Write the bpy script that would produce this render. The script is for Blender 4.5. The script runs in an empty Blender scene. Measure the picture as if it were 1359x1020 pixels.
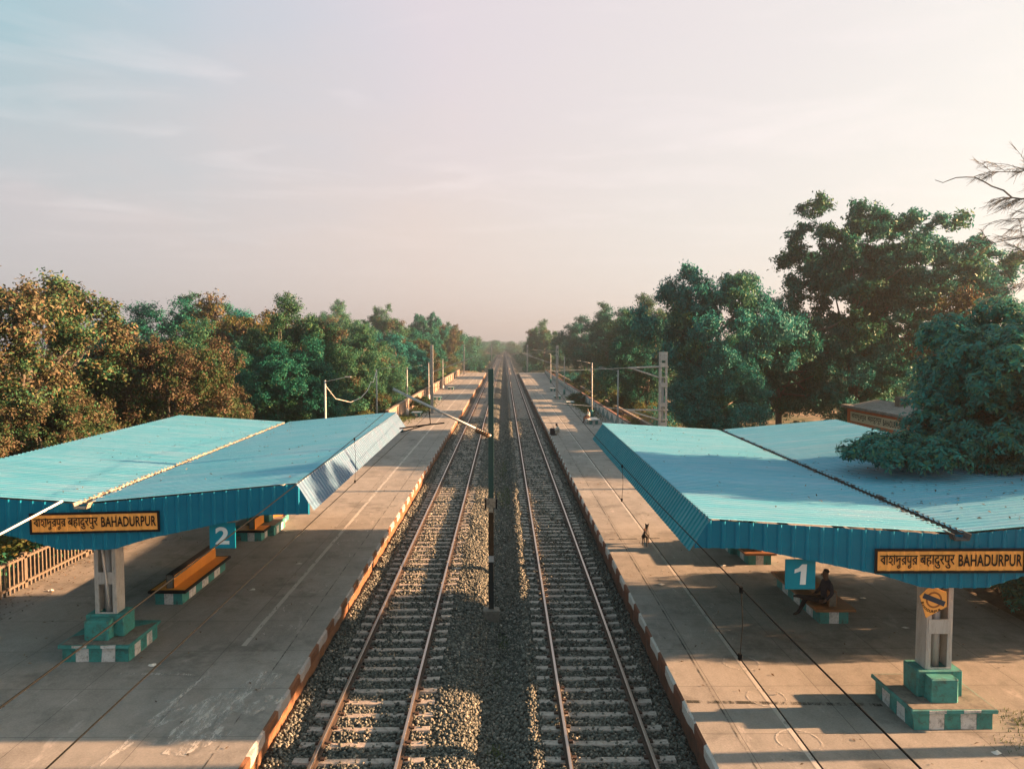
import bpy, math, random
import numpy as np
from mathutils import Vector, Matrix, Quaternion
random.seed(7); RNG = np.random.default_rng(11)
D = bpy.data; SC = bpy.context.scene; COL = SC.collection
R = math.radians

# ------------------------------------------------------------------ materials
def newmat(name):
    m = D.materials.new(name); m.use_nodes = True
    nt = m.node_tree; nt.nodes.clear()
    out = nt.nodes.new('ShaderNodeOutputMaterial')
    return m, nt, out
class G:
    """tiny node graph helper"""
    def __init__(s, nt): s.nt = nt
    def n(s, t, **kw):
        x = s.nt.nodes.new(t)
        for k, v in kw.items():
            if k.startswith('i_'): x.inputs[k[2:].replace('_', ' ')].default_value = v
            else: setattr(x, k, v)
        return x
    def l(s, a, b): s.nt.links.new(a, b)
    def obj(s): return s.n('ShaderNodeTexCoord').outputs['Object']
    def mapping(s, vec, sc=(1, 1, 1), loc=(0, 0, 0)):
        m = s.n('ShaderNodeMapping'); m.inputs['Scale'].default_value = sc; m.inputs['Location'].default_value = loc
        s.l(vec, m.inputs['Vector']); return m.outputs[0]
    def noise(s, vec, scale, detail=5, rough=.6, dist=0):
        x = s.n('ShaderNodeTexNoise'); x.inputs['Scale'].default_value = scale; x.inputs['Detail'].default_value = detail
        x.inputs['Roughness'].default_value = rough; x.inputs['Distortion'].default_value = dist
        if vec is not None: s.l(vec, x.inputs['Vector'])
        return x.outputs['Fac']
    def ramp(s, f, stops):
        x = s.n('ShaderNodeValToRGB'); e = x.color_ramp.elements
        while len(e) < len(stops): e.new(.5)
        for q, (p, c) in zip(e, stops):
            q.position = p; q.color = tuple(c) + (1,) if len(c) == 3 else c
        s.l(f, x.inputs['Fac']); return x.outputs['Color']
    def mix(s, f, a, b, mode='MIX'):
        x = s.n('ShaderNodeMix', data_type='RGBA', blend_type=mode)
        for v, i in ((f, 0), (a, 6), (b, 7)):
            if isinstance(v, (int, float)): x.inputs[i].default_value = v
            elif isinstance(v, tuple): x.inputs[i].default_value = v + (1,) if len(v) == 3 else v
            else: s.l(v, x.inputs[i])
        return x.outputs[2]
    def math(s, op, a, b=0., c=0.):
        x = s.n('ShaderNodeMath', operation=op)
        for i, v in enumerate((a, b, c)):
            if isinstance(v, (int, float)): x.inputs[i].default_value = v
            else: s.l(v, x.inputs[i])
        return x.outputs[0]
    def bump(s, h, strength=.4, dist=.02):
        x = s.n('ShaderNodeBump'); x.inputs['Strength'].default_value = strength; x.inputs['Distance'].default_value = dist
        s.l(h, x.inputs['Height']); return x.outputs[0]
    def bsdf(s, out, col, rough=.7, metal=0., spec=.5, normal=None, alpha=None):
        b = s.n('ShaderNodeBsdfPrincipled')
        for v, k in ((col, 'Base Color'), (rough, 'Roughness'), (metal, 'Metallic'), (spec, 'Specular IOR Level'), (alpha, 'Alpha')):
            if v is None: continue
            if isinstance(v, (int, float)): b.inputs[k].default_value = v
            elif isinstance(v, tuple): b.inputs[k].default_value = v + (1,)
            else: s.l(v, b.inputs[k])
        if normal is not None: s.l(normal, b.inputs['Normal'])
        s.l(b.outputs[0], out.inputs['Surface']); return b
def paint(name, col, rough=.6, var=.25, scale=3., dirt=None, metal=0., spec=.4, bump=.15, streak=(1, 1, 1), dirt_amt=.5):
    """painted / plain surface with wear: colour varied by noise, optional dirt colour breaking through"""
    m, nt, out = newmat(name); g = G(nt); v = g.mapping(g.obj(), streak)
    f = g.noise(v, scale, 8, .65)
    c = tuple(col)
    lo = tuple(x * (1 - var) for x in c); hi = tuple(min(1, x * (1 + var)) for x in c)
    colr = g.ramp(f, [(.25, lo), (.75, hi)])
    if dirt:
        f2 = g.noise(v, scale * 2.3, 10, .75, .4)
        k = g.ramp(f2, [(.62 - .25 * dirt_amt, (0, 0, 0)), (.70, (1, 1, 1))])
        colr = g.mix(k, colr, tuple(dirt))
    n = g.bump(g.noise(v, scale * 12, 4), bump, .01)
    g.bsdf(out, colr, rough, metal, spec, n); return m

def mat_concrete():
    m, nt, out = newmat('platform_concrete'); g = G(nt); o = g.obj()
    big = g.noise(g.mapping(o, (1, .5, 1)), .35, 8, .62, .3)
    mid = g.noise(g.mapping(o, (1, .6, 1), (31, 7, 0)), 1.9, 9, .68, .2)
    fine = g.noise(o, 26, 6, .7)
    c = g.ramp(big, [(.3, (.17, .166, .153)), (.5, (.27, .261, .24)), (.72, (.37, .355, .326))])
    c = g.mix(.5, c, g.ramp(mid, [(.32, (.12, .117, .108)), (.5, (.25, .242, .222)), (.7, (.37, .355, .325))]))
    c = g.mix(.35, c, g.ramp(fine, [(.3, (.08, .075, .065)), (.7, (.34, .31, .27))]))
    # pale worn laitance patches
    w = g.noise(g.mapping(o, (1.2, .35, 1), (3, 90, 0)), 1.3, 10, .72, .5)
    c = g.mix(g.math('MULTIPLY', g.ramp(w, [(.60, (0, 0, 0)), (.66, (1, 1, 1))]), .5), c, (.42, .39, .35))
    # dark oily stains
    w = g.noise(g.mapping(o, (.8, .8, 1), (63, 20, 0)), .8, 8, .7, .2)
    c = g.mix(g.math('MULTIPLY', g.ramp(w, [(.53, (0, 0, 0)), (.66, (1, 1, 1))]), .6), c, (.085, .084, .076))
    # casting joints
    br = g.n('ShaderNodeTexBrick', offset=0.0, squash=1.0)
    br.inputs['Scale'].default_value = 1; br.inputs['Mortar Size'].default_value = .009; br.inputs['Mortar Smooth'].default_value = .3
    br.inputs['Brick Width'].default_value = 2.35; br.inputs['Row Height'].default_value = 2.1
    br.inputs['Color1'].default_value = (1, 1, 1, 1); br.inputs['Color2'].default_value = (.86, .86, .86, 1); br.inputs['Mortar'].default_value = (.3, .3, .3, 1)
    wob = g.n('ShaderNodeTexNoise'); wob.inputs['Scale'].default_value = 1.4; g.l(o, wob.inputs['Vector'])
    vv = g.n('ShaderNodeVectorMath', operation='MULTIPLY_ADD'); vv.inputs[1].default_value = (.03, .03, 0)
    g.l(wob.outputs['Color'], vv.inputs[0]); g.l(o, vv.inputs[2])
    g.l(vv.outputs[0], br.inputs['Vector'])
    c = g.mix(.85, c, br.outputs['Color'], 'MULTIPLY')
    h = g.mix(.5, fine, mid)
    g.bsdf(out, c, .85, 0, .3, g.bump(h, .35, .02)); return m

def mat_coping(base, white, soot, phase):
    """kerb band painted in alternating blocks, chipped"""
    m, nt, out = newmat('painted_edge'); g = G(nt); o = g.obj()
    sx = g.n('ShaderNodeSeparateXYZ'); g.l(o, sx.inputs[0])
    wob = g.noise(g.mapping(o, (3, 1.5, 3)), 2.5, 6, .7)
    y = g.math('MULTIPLY_ADD', wob, .16, sx.outputs[1])
    fr = g.math('FRACT', g.math('MULTIPLY_ADD', y, 1 / 1.8, phase))
    k = g.math('LESS_THAN', fr, .55)
    ch = g.ramp(g.noise(g.mapping(o, (5, 2, 5)), 3, 9, .75), [(.34, (0, 0, 0)), (.42, (1, 1, 1))])
    k = g.math('MULTIPLY', k, ch)
    f = g.noise(g.mapping(o, (2, 1, 4)), 2.2, 9, .7)
    b = g.ramp(f, [(.3, soot), (.5, base), (.75, tuple(x * 1.25 for x in base))])
    c = g.mix(k, b, g.ramp(g.noise(o, 9, 6), [(.3, tuple(x * .8 for x in white)), (.7, white)]))
    g.bsdf(out, c, .85, 0, .3, g.bump(g.noise(o, 22, 8, .75), .6, .02)); return m

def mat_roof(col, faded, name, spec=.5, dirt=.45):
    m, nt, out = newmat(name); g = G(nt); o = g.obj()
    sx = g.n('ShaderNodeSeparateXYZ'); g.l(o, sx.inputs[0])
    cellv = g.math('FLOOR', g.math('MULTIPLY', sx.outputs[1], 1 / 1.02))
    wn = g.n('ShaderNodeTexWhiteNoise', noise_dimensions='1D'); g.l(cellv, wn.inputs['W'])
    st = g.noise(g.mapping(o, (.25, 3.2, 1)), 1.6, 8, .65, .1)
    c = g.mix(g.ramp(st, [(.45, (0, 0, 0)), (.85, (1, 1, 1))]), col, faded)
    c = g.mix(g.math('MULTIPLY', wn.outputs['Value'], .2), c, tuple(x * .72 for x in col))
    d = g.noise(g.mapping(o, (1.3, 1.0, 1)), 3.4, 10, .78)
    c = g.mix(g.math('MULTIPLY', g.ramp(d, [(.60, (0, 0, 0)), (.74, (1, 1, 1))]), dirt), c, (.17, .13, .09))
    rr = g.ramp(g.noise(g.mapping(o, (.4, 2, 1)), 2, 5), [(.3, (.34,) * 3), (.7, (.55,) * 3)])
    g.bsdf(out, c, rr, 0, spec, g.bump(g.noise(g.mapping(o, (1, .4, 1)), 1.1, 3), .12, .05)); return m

def mat_leaf(name, cols, transl=.35, rough=.55):
    m, nt, out = newmat(name); g = G(nt)
    geo = g.n('ShaderNodeNewGeometry'); rnd = geo.outputs['Random Per Island']
    oi = g.n('ShaderNodeObjectInfo')
    c = g.ramp(rnd, [(i / (len(cols) - 1), q) for i, q in enumerate(cols)])
    hs = g.n('ShaderNodeHueSaturation'); g.l(c, hs.inputs['Color'])
    g.l(g.math('MULTIPLY_ADD', oi.outputs['Random'], .5, .78), hs.inputs['Value'])
    g.l(g.math('MULTIPLY_ADD', oi.outputs['Random'], .04, .48), hs.inputs['Hue'])
    b = g.n('ShaderNodeBsdfPrincipled'); g.l(hs.outputs[0], b.inputs['Base Color']); b.inputs['Roughness'].default_value = rough
    b.inputs['Specular IOR Level'].default_value = .12
    t = g.n('ShaderNodeBsdfTranslucent'); g.l(hs.outputs[0], t.inputs['Color'])
    mx = g.n('ShaderNodeMixShader'); mx.inputs[0].default_value = transl
    g.l(b.outputs[0], mx.inputs[1]); g.l(t.outputs[0], mx.inputs[2]); g.l(mx.outputs[0], out.inputs['Surface']); return m

def mat_stone():
    m, nt, out = newmat('ballast_stone'); g = G(nt)
    rnd = g.n('ShaderNodeNewGeometry').outputs['Random Per Island']
    c = g.ramp(rnd, [(0, (.036, .048, .043)), (.5, (.105, .12, .105)), (.85, (.18, .185, .155)), (.97, (.29, .265, .22)), (1, (.44, .40, .34))])
    c = g.mix(.3, c, g.ramp(g.noise(g.obj(), 30, 4), [(.3, (.04, .042, .038)), (.7, (.13, .125, .11))]))
    g.bsdf(out, c, .8, 0, .35); return m

def mat_ballast():
    m, nt, out = newmat('ballast_bed'); g = G(nt); o = g.obj()
    vo = g.n('ShaderNodeTexVoronoi'); vo.inputs['Scale'].default_value = 15; g.l(o, vo.inputs['Vector'])
    gr = g.n('ShaderNodeSeparateColor'); g.l(vo.outputs['Color'], gr.inputs[0])
    c = g.ramp(gr.outputs[0], [(0, (.028, .042, .039)), (.6, (.085, .103, .093)), (.93, (.15, .155, .135)), (1, (.30, .27, .23))])
    d = g.ramp(vo.outputs['Distance'], [(.25, (1, 1, 1)), (.75, (.25, .25, .25))])
    c = g.mix(1., c, d, 'MULTIPLY')
    big = g.noise(g.mapping(o, (1, .4, 1)), .6, 5)
    c = g.mix(g.math('MULTIPLY', g.ramp(big, [(.5, (0, 0, 0)), (.7, (1, 1, 1))]), .4), c, (.12, .105, .085))
    g.bsdf(out, c, .9, 0, .25, g.bump(g.math('MULTIPLY', vo.outputs['Distance'], -1.), 1., .06)); return m

def mat_ground():
    m, nt, out = newmat('earth'); g = G(nt); o = g.obj()
    f = g.noise(o, .12, 8, .6); f2 = g.noise(o, 1.4, 9, .7)
    c = g.ramp(f2, [(.3, (.10, .078, .05)), (.55, (.19, .145, .095)), (.75, (.27, .21, .14))])
    gr = g.ramp(g.noise(o, 3, 8, .7), [(.35, (.03, .045, .02)), (.7, (.085, .10, .04))])
    c = g.mix(g.ramp(f, [(.46, (0, 0, 0)), (.56, (1, 1, 1))]), gr, c)
    g.bsdf(out, c, .95, 0, .2, g.bump(f2, .8, .15)); return m

CONC = mat_concrete()
EDGE_L = mat_coping((.125, .056, .028), (.30, .29, .28), (.06, .035, .022), .2)
EDGE_R = mat_coping((.155, .06, .035), (.52, .50, .46), (.05, .035, .03), .55)
ROOF = mat_roof((.10, .385, .50), (.34, .44, .55), 'roof_paint')
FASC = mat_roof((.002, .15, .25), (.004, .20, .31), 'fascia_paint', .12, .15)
FLAP = mat_roof((.085, .17, .26), (.14, .165, .26), 'flap_paint', .25, .3)
FLAPR = mat_roof((.012, .20, .25), (.03, .27, .32), 'flap_paint_blue', .2, .2)
GUT = paint('gutter_zinc', (.33, .28, .22), .6, .5, 5, (.10, .075, .05), metal=.2, dirt_amt=.6)
GUTD = paint('gutter_dark', (.045, .045, .045), .7, .5, 5, (.12, .10, .08))
STEEL = paint('grey_steel_paint', (.40, .40, .38), .5, .15, 3, (.24, .22, .19), streak=(3, 3, .6))
GALV = paint('galvanised_mast', (.36, .37, .36), .55, .2, 4, (.2, .19, .17), metal=.3)
POSTW = paint('white_post_paint', (.36, .37, .37), .5, .15, 3, (.35, .31, .26), streak=(3, 3, .5))
TEAL = paint('teal_paint', (.035, .22, .20), .65, .3, 3, (.045, .055, .05), dirt_amt=.5, bump=.4)
WHITE = paint('white_paint', (.56, .545, .52), .75, .2, 3.5, (.10, .10, .09), dirt_amt=.55, bump=.4)
PLTOP = paint('plinth_top', (.17, .155, .13), .85, .4, 3, (.05, .055, .05), dirt_amt=.6)
ORANGE = paint('orange_bench_paint', (.62, .25, .035), .45, .12, 2, (.30, .10, .03), spec=.5, dirt_amt=.15)
SHADEDB = paint('shaded_bench_paint', (.22, .10, .042), .5, .2, 3)  # bench orange browned: the shade under the right canopy is put into the colour
BLACK = paint('black_paint', (.008, .008, .009), .6, .3, 4, spec=.15)
SIGNY = paint('sign_yellow', (.88, .39, .085), .5, .1, 3, (.33, .13, .045), dirt_amt=.2)
SIGNB = paint('sign_blue', (.003, .20, .29), .5, .1, 2, spec=.1)
LETW = paint('letter_white', (.58, .66, .68), .5, .06, 3)
NAVY = paint('roundel_navy', (.012, .03, .06), .5, .2, 4)
REDR = paint('roundel_red', (.30, .10, .02), .5, .2, 4)
RAILS = paint('rail_rust', (.052, .036, .026), .75, .35, 6, (.05, .03, .02), streak=(4, .6, 4), metal=.2)
RAILT = paint('rail_polish', (.42, .38, .34), .28, .15, 2, metal=.85, streak=(8, .1, 1))
SLEEP = paint('sleeper_concrete', (.34, .30, .265), .85, .3, 4, (.10, .085, .07), dirt_amt=.55)
CLIP = paint('fastening_rust', (.05, .03, .022), .8, .3, 8)
MASTG = paint('mast_green', (.03, .095, .085), .5, .25, 3, streak=(4, 4, .5))
MASTD = paint('mast_dark', (.02, .03, .03), .6, .3, 4)
RUST = paint('mast_rust', (.085, .05, .025), .85, .45, 6, (.03, .025, .02), streak=(3, 3, .8))
WIRE = paint('wire_metal', (.010, .011, .011), .9, .1, 1, spec=.03)
WIRED = paint('wire_dark', (.010, .011, .011), .9, .1, 1, spec=.03)
CABW = paint('cable_white', (.75, .73, .70), .5, .05, 2)
LINEW = None
FENCE = paint('fence_concrete', (.10, .082, .062), .9, .25, 5, (.14, .12, .10))
WALLP = paint('boundary_wall_plaster', (.20, .155, .125), .9, .2, 1.3, (.20, .15, .11), dirt_amt=.5, streak=(1, 1, .4))
BRICK = paint('wall_terracotta', (.62, .15, .06), .8, .18, 2, (.18, .06, .03), dirt_amt=.3)
GREYC = paint('grey_cornice', (.22, .215, .20), .9, .35, 3, (.05, .05, .05), dirt_amt=.5)
CREAM = paint('cream_board', (.66, .55, .40), .7, .1, 3)
BARK = paint('bark', (.11, .10, .085), .95, .45, 7, bump=.8, streak=(1, 1, .3))
SOIL = paint('soil', (.12, .10, .075), .95, .4, 2)
STONE = mat_stone(); BAL = mat_ballast(); EARTH = mat_ground()
SKIN = paint('skin', (.10, .052, .032), .55, .1, 9); HAIR = paint('hair', (.008, .007, .007), .5, .2, 20)
SHIRTD = paint('dark_jacket', (.012, .018, .032), .85, .2, 10); TROUD = paint('dark_trousers', (.012, .013, .016), .85, .2, 10)
SHIRTW = paint('pale_shirt', (.55, .53, .48), .85, .12, 10); TROUB = paint('brown_trousers', (.10, .05, .035), .85, .2, 10)
KHAKI = paint('pale_trousers', (.36, .31, .25), .85, .2, 10); SHOE = paint('shoe', (.012, .011, .01), .5, .2, 10)
FUR = paint('black_fur', (.012, .011, .010), .75, .4, 16, bump=.7); FURT = paint('brown_fur', (.13, .055, .022), .8, .4, 16)
PAPER = paint('paper', (.62, .61, .57), .8, .1, 8)
LEAFG = [(.012, .075, .046), (.022, .115, .068), (.045, .145, .075), (.085, .165, .068)]
LEAF_A = mat_leaf('leaf_green', LEAFG, .22)
LEAF_D = mat_leaf('leaf_deep_green', [(.005, .085, .072), (.010, .13, .105), (.018, .165, .13), (.036, .19, .135)], .22)
LEAF_B = mat_leaf('leaf_brown', [(.06, .048, .030), (.10, .074, .046), (.14, .104, .066), (.10, .086, .046), (.045, .08, .036)], .18)
LEAF_O = mat_leaf('leaf_olive', [(.035, .06, .02), (.07, .10, .03), (.13, .12, .04), (.17, .13, .05)], .4)
NEEDLE = mat_leaf('needle', [(.07, .075, .065), (.13, .125, .11), (.20, .19, .17)], .35)
GRASS = mat_leaf('grass_blade', [(.03, .07, .02), (.06, .11, .03), (.13, .13, .06)], .3)

LEAF_T = mat_leaf('leaf_rusty_olive', [(.02, .085, .042), (.035, .10, .042), (.07, .095, .04), (.115, .09, .042)], .2)
# ------------------------------------------------------------------ mesh builder
class MB:
    def __init__(s): s.v = []; s.f = []; s.m = []
    def add(s, vs, fs, mi=0):
        b = len(s.v); s.v += [tuple(p) for p in vs]; s.f += [tuple(b + i for i in f) for f in fs]; s.m += [mi] * len(fs)
    def box(s, x0, x1, y0, y1, z0, z1, mi=0, bev=0.):
        if bev:
            b = bev; P = []
            for z, i in ((z0, b), (z0 + b, 0), (z1 - b, 0), (z1, b)):
                a, c, e, d = x0 + i, x1 - i, y0 + i, y1 - i; k = b if i == 0 else b * .5
                P.append([(a + k, e, z), (c - k, e, z), (c, e + k, z), (c, d - k, z), (c - k, d, z), (a + k, d, z), (a, d - k, z), (a, e + k, z)])
            vs = [p for r_ in P for p in r_]; fs = [tuple(range(7, -1, -1)), tuple(range(24, 32))]
            for r_ in range(3):
                for i in range(8):
                    j = (i + 1) % 8; fs.append((r_ * 8 + i, r_ * 8 + j, r_ * 8 + 8 + j, r_ * 8 + 8 + i))
            s.add(vs, fs, mi); return
        vs = [(x0, y0, z0), (x1, y0, z0), (x1, y1, z0), (x0, y1, z0), (x0, y0, z1), (x1, y0, z1), (x1, y1, z1), (x0, y1, z1)]
        s.add(vs, [(3, 2, 1, 0), (4, 5, 6, 7), (0, 1, 5, 4), (1, 2, 6, 5), (2, 3, 7, 6), (3, 0, 4, 7)], mi)
    def tube(s, pts, rad, n=8, mi=0, cap=True):
        pts = [Vector(p) for p in pts]; rad = rad if isinstance(rad, (list, tuple)) else [rad] * len(pts)
        rings = []; prev = None
        for i, p in enumerate(pts):
            t = (pts[min(i + 1, len(pts) - 1)] - pts[max(i - 1, 0)]).normalized()
            u = t.cross(Vector((0, 0, 1)) if abs(t.z) < .9 else Vector((1, 0, 0))) if prev is None else prev - t * prev.dot(t)
            u.normalize(); prev = u; w = t.cross(u)
            rings.append([p + (u * math.cos(6.28319 * k / n) + w * math.sin(6.28319 * k / n)) * rad[i] for k in range(n)])
        vs = [q for r_ in rings for q in r_]; fs = []
        for i in range(len(rings) - 1):
            for k in range(n):
                j = (k + 1) % n; fs.append((i * n + k, i * n + j, i * n + n + j, i * n + n + k))
        if cap: fs += [tuple(range(n - 1, -1, -1)), tuple(range(len(vs) - n, len(vs)))]
        s.add(vs, fs, mi)
    def prism(s, prof, y0, y1, mi=0, axis='y'):
        """closed profile in (x,z) run along y"""
        n = len(prof)
        vs = [(x, y0, z) for x, z in prof] + [(x, y1, z) for x, z in prof]
        fs = [tuple(range(n)), tuple(range(2 * n - 1, n - 1, -1))]
        for i in range(n):
            j = (i + 1) % n; fs.append((i, i + n, j + n, j))
        s.add(vs, fs, mi)
    def build(s, name, mats, parent=None, loc=None, smooth=False, coll=True):
        me = D.meshes.new(name); me.from_pydata(s.v, [], s.f)
        mats = mats if isinstance(mats, (list, tuple)) else [mats]
        for m in mats: me.materials.append(m)
        if len(mats) > 1: me.polygons.foreach_set('material_index', s.m)
        if smooth: me.polygons.foreach_set('use_smooth', [True] * len(me.polygons))
        me.update()
        return link(name, me, parent, loc)
def link(name, me, parent=None, loc=None):
    o = D.objects.new(name, me); COL.objects.link(o)
    if parent is not None: o.parent = parent
    if loc is not None: o.location = loc
    return o
def tag(o, label=None, cat=None, group=None, kind=None):
    for k, v in (('label', label), ('category', cat), ('group', group), ('kind', kind)):
        if v: o[k] = v
    return o
def thing(name, label, cat, loc=(0, 0, 0), rz=0., group=None):
    o = D.objects.new(name, None); COL.objects.link(o); o.location = loc; o.rotation_euler = (0, 0, rz); o.empty_display_size = .2
    return tag(o, label, cat, group)
def copy_tree(o, parent=None):
    c = o.copy(); COL.objects.link(c)
    if parent is not None: c.parent = parent
    for ch in list(o.children): copy_tree(ch, c)
    return c
def npmesh(name, V, F, mats, mi=None, smooth=False):
    me = D.meshes.new(name); k = F.shape[1]
    me.vertices.add(len(V)); me.vertices.foreach_set('co', V.astype(np.float32).ravel())
    me.loops.add(F.size); me.loops.foreach_set('vertex_index', F.astype(np.int32).ravel())
    me.polygons.add(len(F)); me.polygons.foreach_set('loop_start', np.arange(0, F.size, k, dtype=np.int32))
    me.polygons.foreach_set('loop_total', np.full(len(F), k, dtype=np.int32))
    for m in (mats if isinstance(mats, (list, tuple)) else [mats]): me.materials.append(m)
    if mi is not None: me.polygons.foreach_set('material_index', mi.astype(np.int32))
    me.update(calc_edges=True); return me
def text_mesh(body, w, h, bold=.0, shear=0.):
    c = D.curves.new('lettering', 'FONT'); c.body = body; c.offset = bold if body.isascii() else 0; c.resolution_u = 4; c.space_character = 1.07 if body.isascii() else 1.; c.shear = shear
    o = D.objects.new('lettering', c); COL.objects.link(o); bpy.context.view_layer.update()
    me = D.meshes.new_from_object(o.evaluated_get(bpy.context.evaluated_depsgraph_get()))
    D.objects.remove(o); D.curves.remove(c)
    co = np.empty(len(me.vertices) * 3, np.float32); me.vertices.foreach_get('co', co); co = co.reshape(-1, 3)
    lo, hi = co.min(0), co.max(0); sc = (w / (hi[0] - lo[0]), h / (hi[1] - lo[1]))
    P = np.zeros_like(co); P[:, 0] = (co[:, 0] - lo[0]) * sc[0]; P[:, 2] = (co[:, 1] - lo[1]) * sc[1]
    fs = [tuple(p.vertices) for p in me.polygons]; D.meshes.remove(me)
    if not body.isascii():      # brush-painted weight: the stroke laid down three times, a hair apart
        n = len(P); d = bold * h * .9; P = np.concatenate([P + np.array([dx, -.0006 * i, dz]) for i, (dx, dz) in enumerate(((-d, 0), (d, 0), (0, d * .8)))]); fs = fs + [tuple(v + n for v in f) for f in fs] + [tuple(v + 2 * n for v in f) for f in fs]
    return P, fs

# ------------------------------------------------------------------ camera, light, world
ELEV, AZ = R(13.8), R(2.0)
cam = D.cameras.new('camera'); co = D.objects.new('camera', cam); COL.objects.link(co); SC.camera = co
co.location = (0, 0, 8.53); co.rotation_euler = (R(90 - 3.06), 0, R(-.595))
cam.sensor_width = 36; cam.lens = 36 * 1010 / 1359; cam.clip_end = 6000; cam.clip_start = .1
sdir = Vector((math.cos(ELEV) * math.cos(AZ), math.cos(ELEV) * math.sin(AZ), math.sin(ELEV)))
sun = D.lights.new('sun', 'SUN'); so = D.objects.new('sun', sun); COL.objects.link(so)
sun.energy = 5; sun.angle = R(.6); sun.color = (1, .55, .285); so.rotation_euler = (-sdir).to_track_quat('-Z', 'Y').to_euler(); so.location = (60, 5, 40)
W = D.worlds.new('World'); SC.world = W; W.use_nodes = True; nt = W.node_tree; nt.nodes.clear(); g = G(nt)
wo = g.n('ShaderNodeOutputWorld')
sky = g.n('ShaderNodeTexSky', sky_type='NISHITA', sun_disc=False, sun_elevation=ELEV, sun_rotation=R(90) - AZ, air_density=1.2, dust_density=2.5, ozone_density=1.5)
bg1 = g.n('ShaderNodeBackground'); bg1.inputs['Strength'].default_value = .06; g.l(sky.outputs[0], bg1.inputs['Color'])
dirv = g.n('ShaderNodeTexCoord').outputs['Generated']
sx = g.n('ShaderNodeSeparateXYZ'); g.l(dirv, sx.inputs[0])
dt = g.n('ShaderNodeVectorMath', operation='DOT_PRODUCT'); g.l(dirv, dt.inputs[0]); dt.inputs[1].default_value = tuple(sdir)
sd = dt.outputs['Value']
# hazy evening air: lilac away from the sun, cream towards it, teal overhead
k = g.math('MULTIPLY_ADD', sd, .5, .5)
hz = g.ramp(k, [(.0, (.30, .33, .40)), (.24, (.48, .455, .475)), (.48, (.66, .555, .515)), (.64, (.68, .635, .60)), (.80, (.72, .71, .665)), (1, (.82, .80, .73))])
zen = g.ramp(k, [(.27, (.19, .43, .48)), (.40, (.46, .50, .55)), (.52, (.62, .555, .585)), (.68, (.67, .62, .615)), (.85, (.70, .69, .655))])
el = g.math('MULTIPLY_ADD', g.noise(g.mapping(dirv, (1.4, 1.4, 4)), 1.6, 4), .25, g.math('ADD', sx.outputs[2], -.125))
f = g.ramp(el, [(.14, (0, 0, 0)), (.38, (1, 1, 1))])
base = g.mix(f, hz, zen)
top = g.ramp(sx.outputs[2], [(.42, (1, 1, 1)), (.75, (.74, .92, .95))])
base = g.mix(1., base, top, 'MULTIPLY')
base = g.mix(1., base, g.ramp(g.math('MULTIPLY_ADD', sx.outputs[1], .5, .5), [(.15, (.66, .78, .82)), (.55, (1, 1, 1))]), 'MULTIPLY')   # the sky behind the bridge is dimmer
gn = g.n('ShaderNodeVectorMath', operation='DIVIDE')   # flat cloud layer coordinates
cz = g.math('MAXIMUM', sx.outputs[2], .06); cb = g.n('ShaderNodeCombineXYZ'); [g.l(cz, cb.inputs[i]) for i in range(3)]
g.l(dirv, gn.inputs[0]); g.l(cb.outputs[0], gn.inputs[1])
cl = g.noise(g.mapping(gn.outputs[0], (.75, 1.15, 1), (3.6, 2.1, 0)), 1.2, 9, .55, .7)
cm = g.math('MULTIPLY', g.ramp(cl, [(.50, (0, 0, 0)), (.76, (1, 1, 1))]), g.ramp(sx.outputs[2], [(.06, (0, 0, 0)), (.22, (1, 1, 1))]))
base = g.mix(g.math('MULTIPLY', cm, .8), base, g.mix(.35, base, (.98, .86, .84)))
bg2 = g.n('ShaderNodeBackground'); g.l(base, bg2.inputs['Color']); bg2.inputs['Strength'].default_value = .18
mxs = g.n('ShaderNodeMixShader'); mxs.inputs[0].default_value = .95
g.l(bg1.outputs[0], mxs.inputs[1]); g.l(bg2.outputs[0], mxs.inputs[2]); g.l(mxs.outputs[0], wo.inputs['Surface'])
SC.view_settings.view_transform = 'Standard'; SC.view_settings.look = 'None'; SC.view_settings.gamma = 1; SC.view_settings.exposure = 2.8
try:
    SC.cycles.use_denoising = True; SC.cycles.denoiser = 'OPENIMAGEDENOISE'
except Exception: pass
SC.cycles.max_bounces = 6; SC.cycles.diffuse_bounces = 3; SC.cycles.glossy_bounces = 2; SC.cycles.transmission_bounces = 3
SC.cycles.transparent_max_bounces = 8; SC.cycles.volume_bounces = 0; SC.cycles.sample_clamp_indirect = 6
# haze: one closed box of even air round everything
hb = MB(); hb.box(-700, 700, -60, 1500, -2.2, 46)
mh, nth, oh = newmat('haze_air'); gh = G(nth)
pv = gh.n('ShaderNodeVolumePrincipled'); pv.inputs['Color'].default_value = (.84, .88, .90, 1); pv.inputs['Density'].default_value = .0008; pv.inputs['Anisotropy'].default_value = .82
gh.l(pv.outputs[0], oh.inputs['Volume'])
tag(hb.build('haze', mh), kind='stuff')

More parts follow.
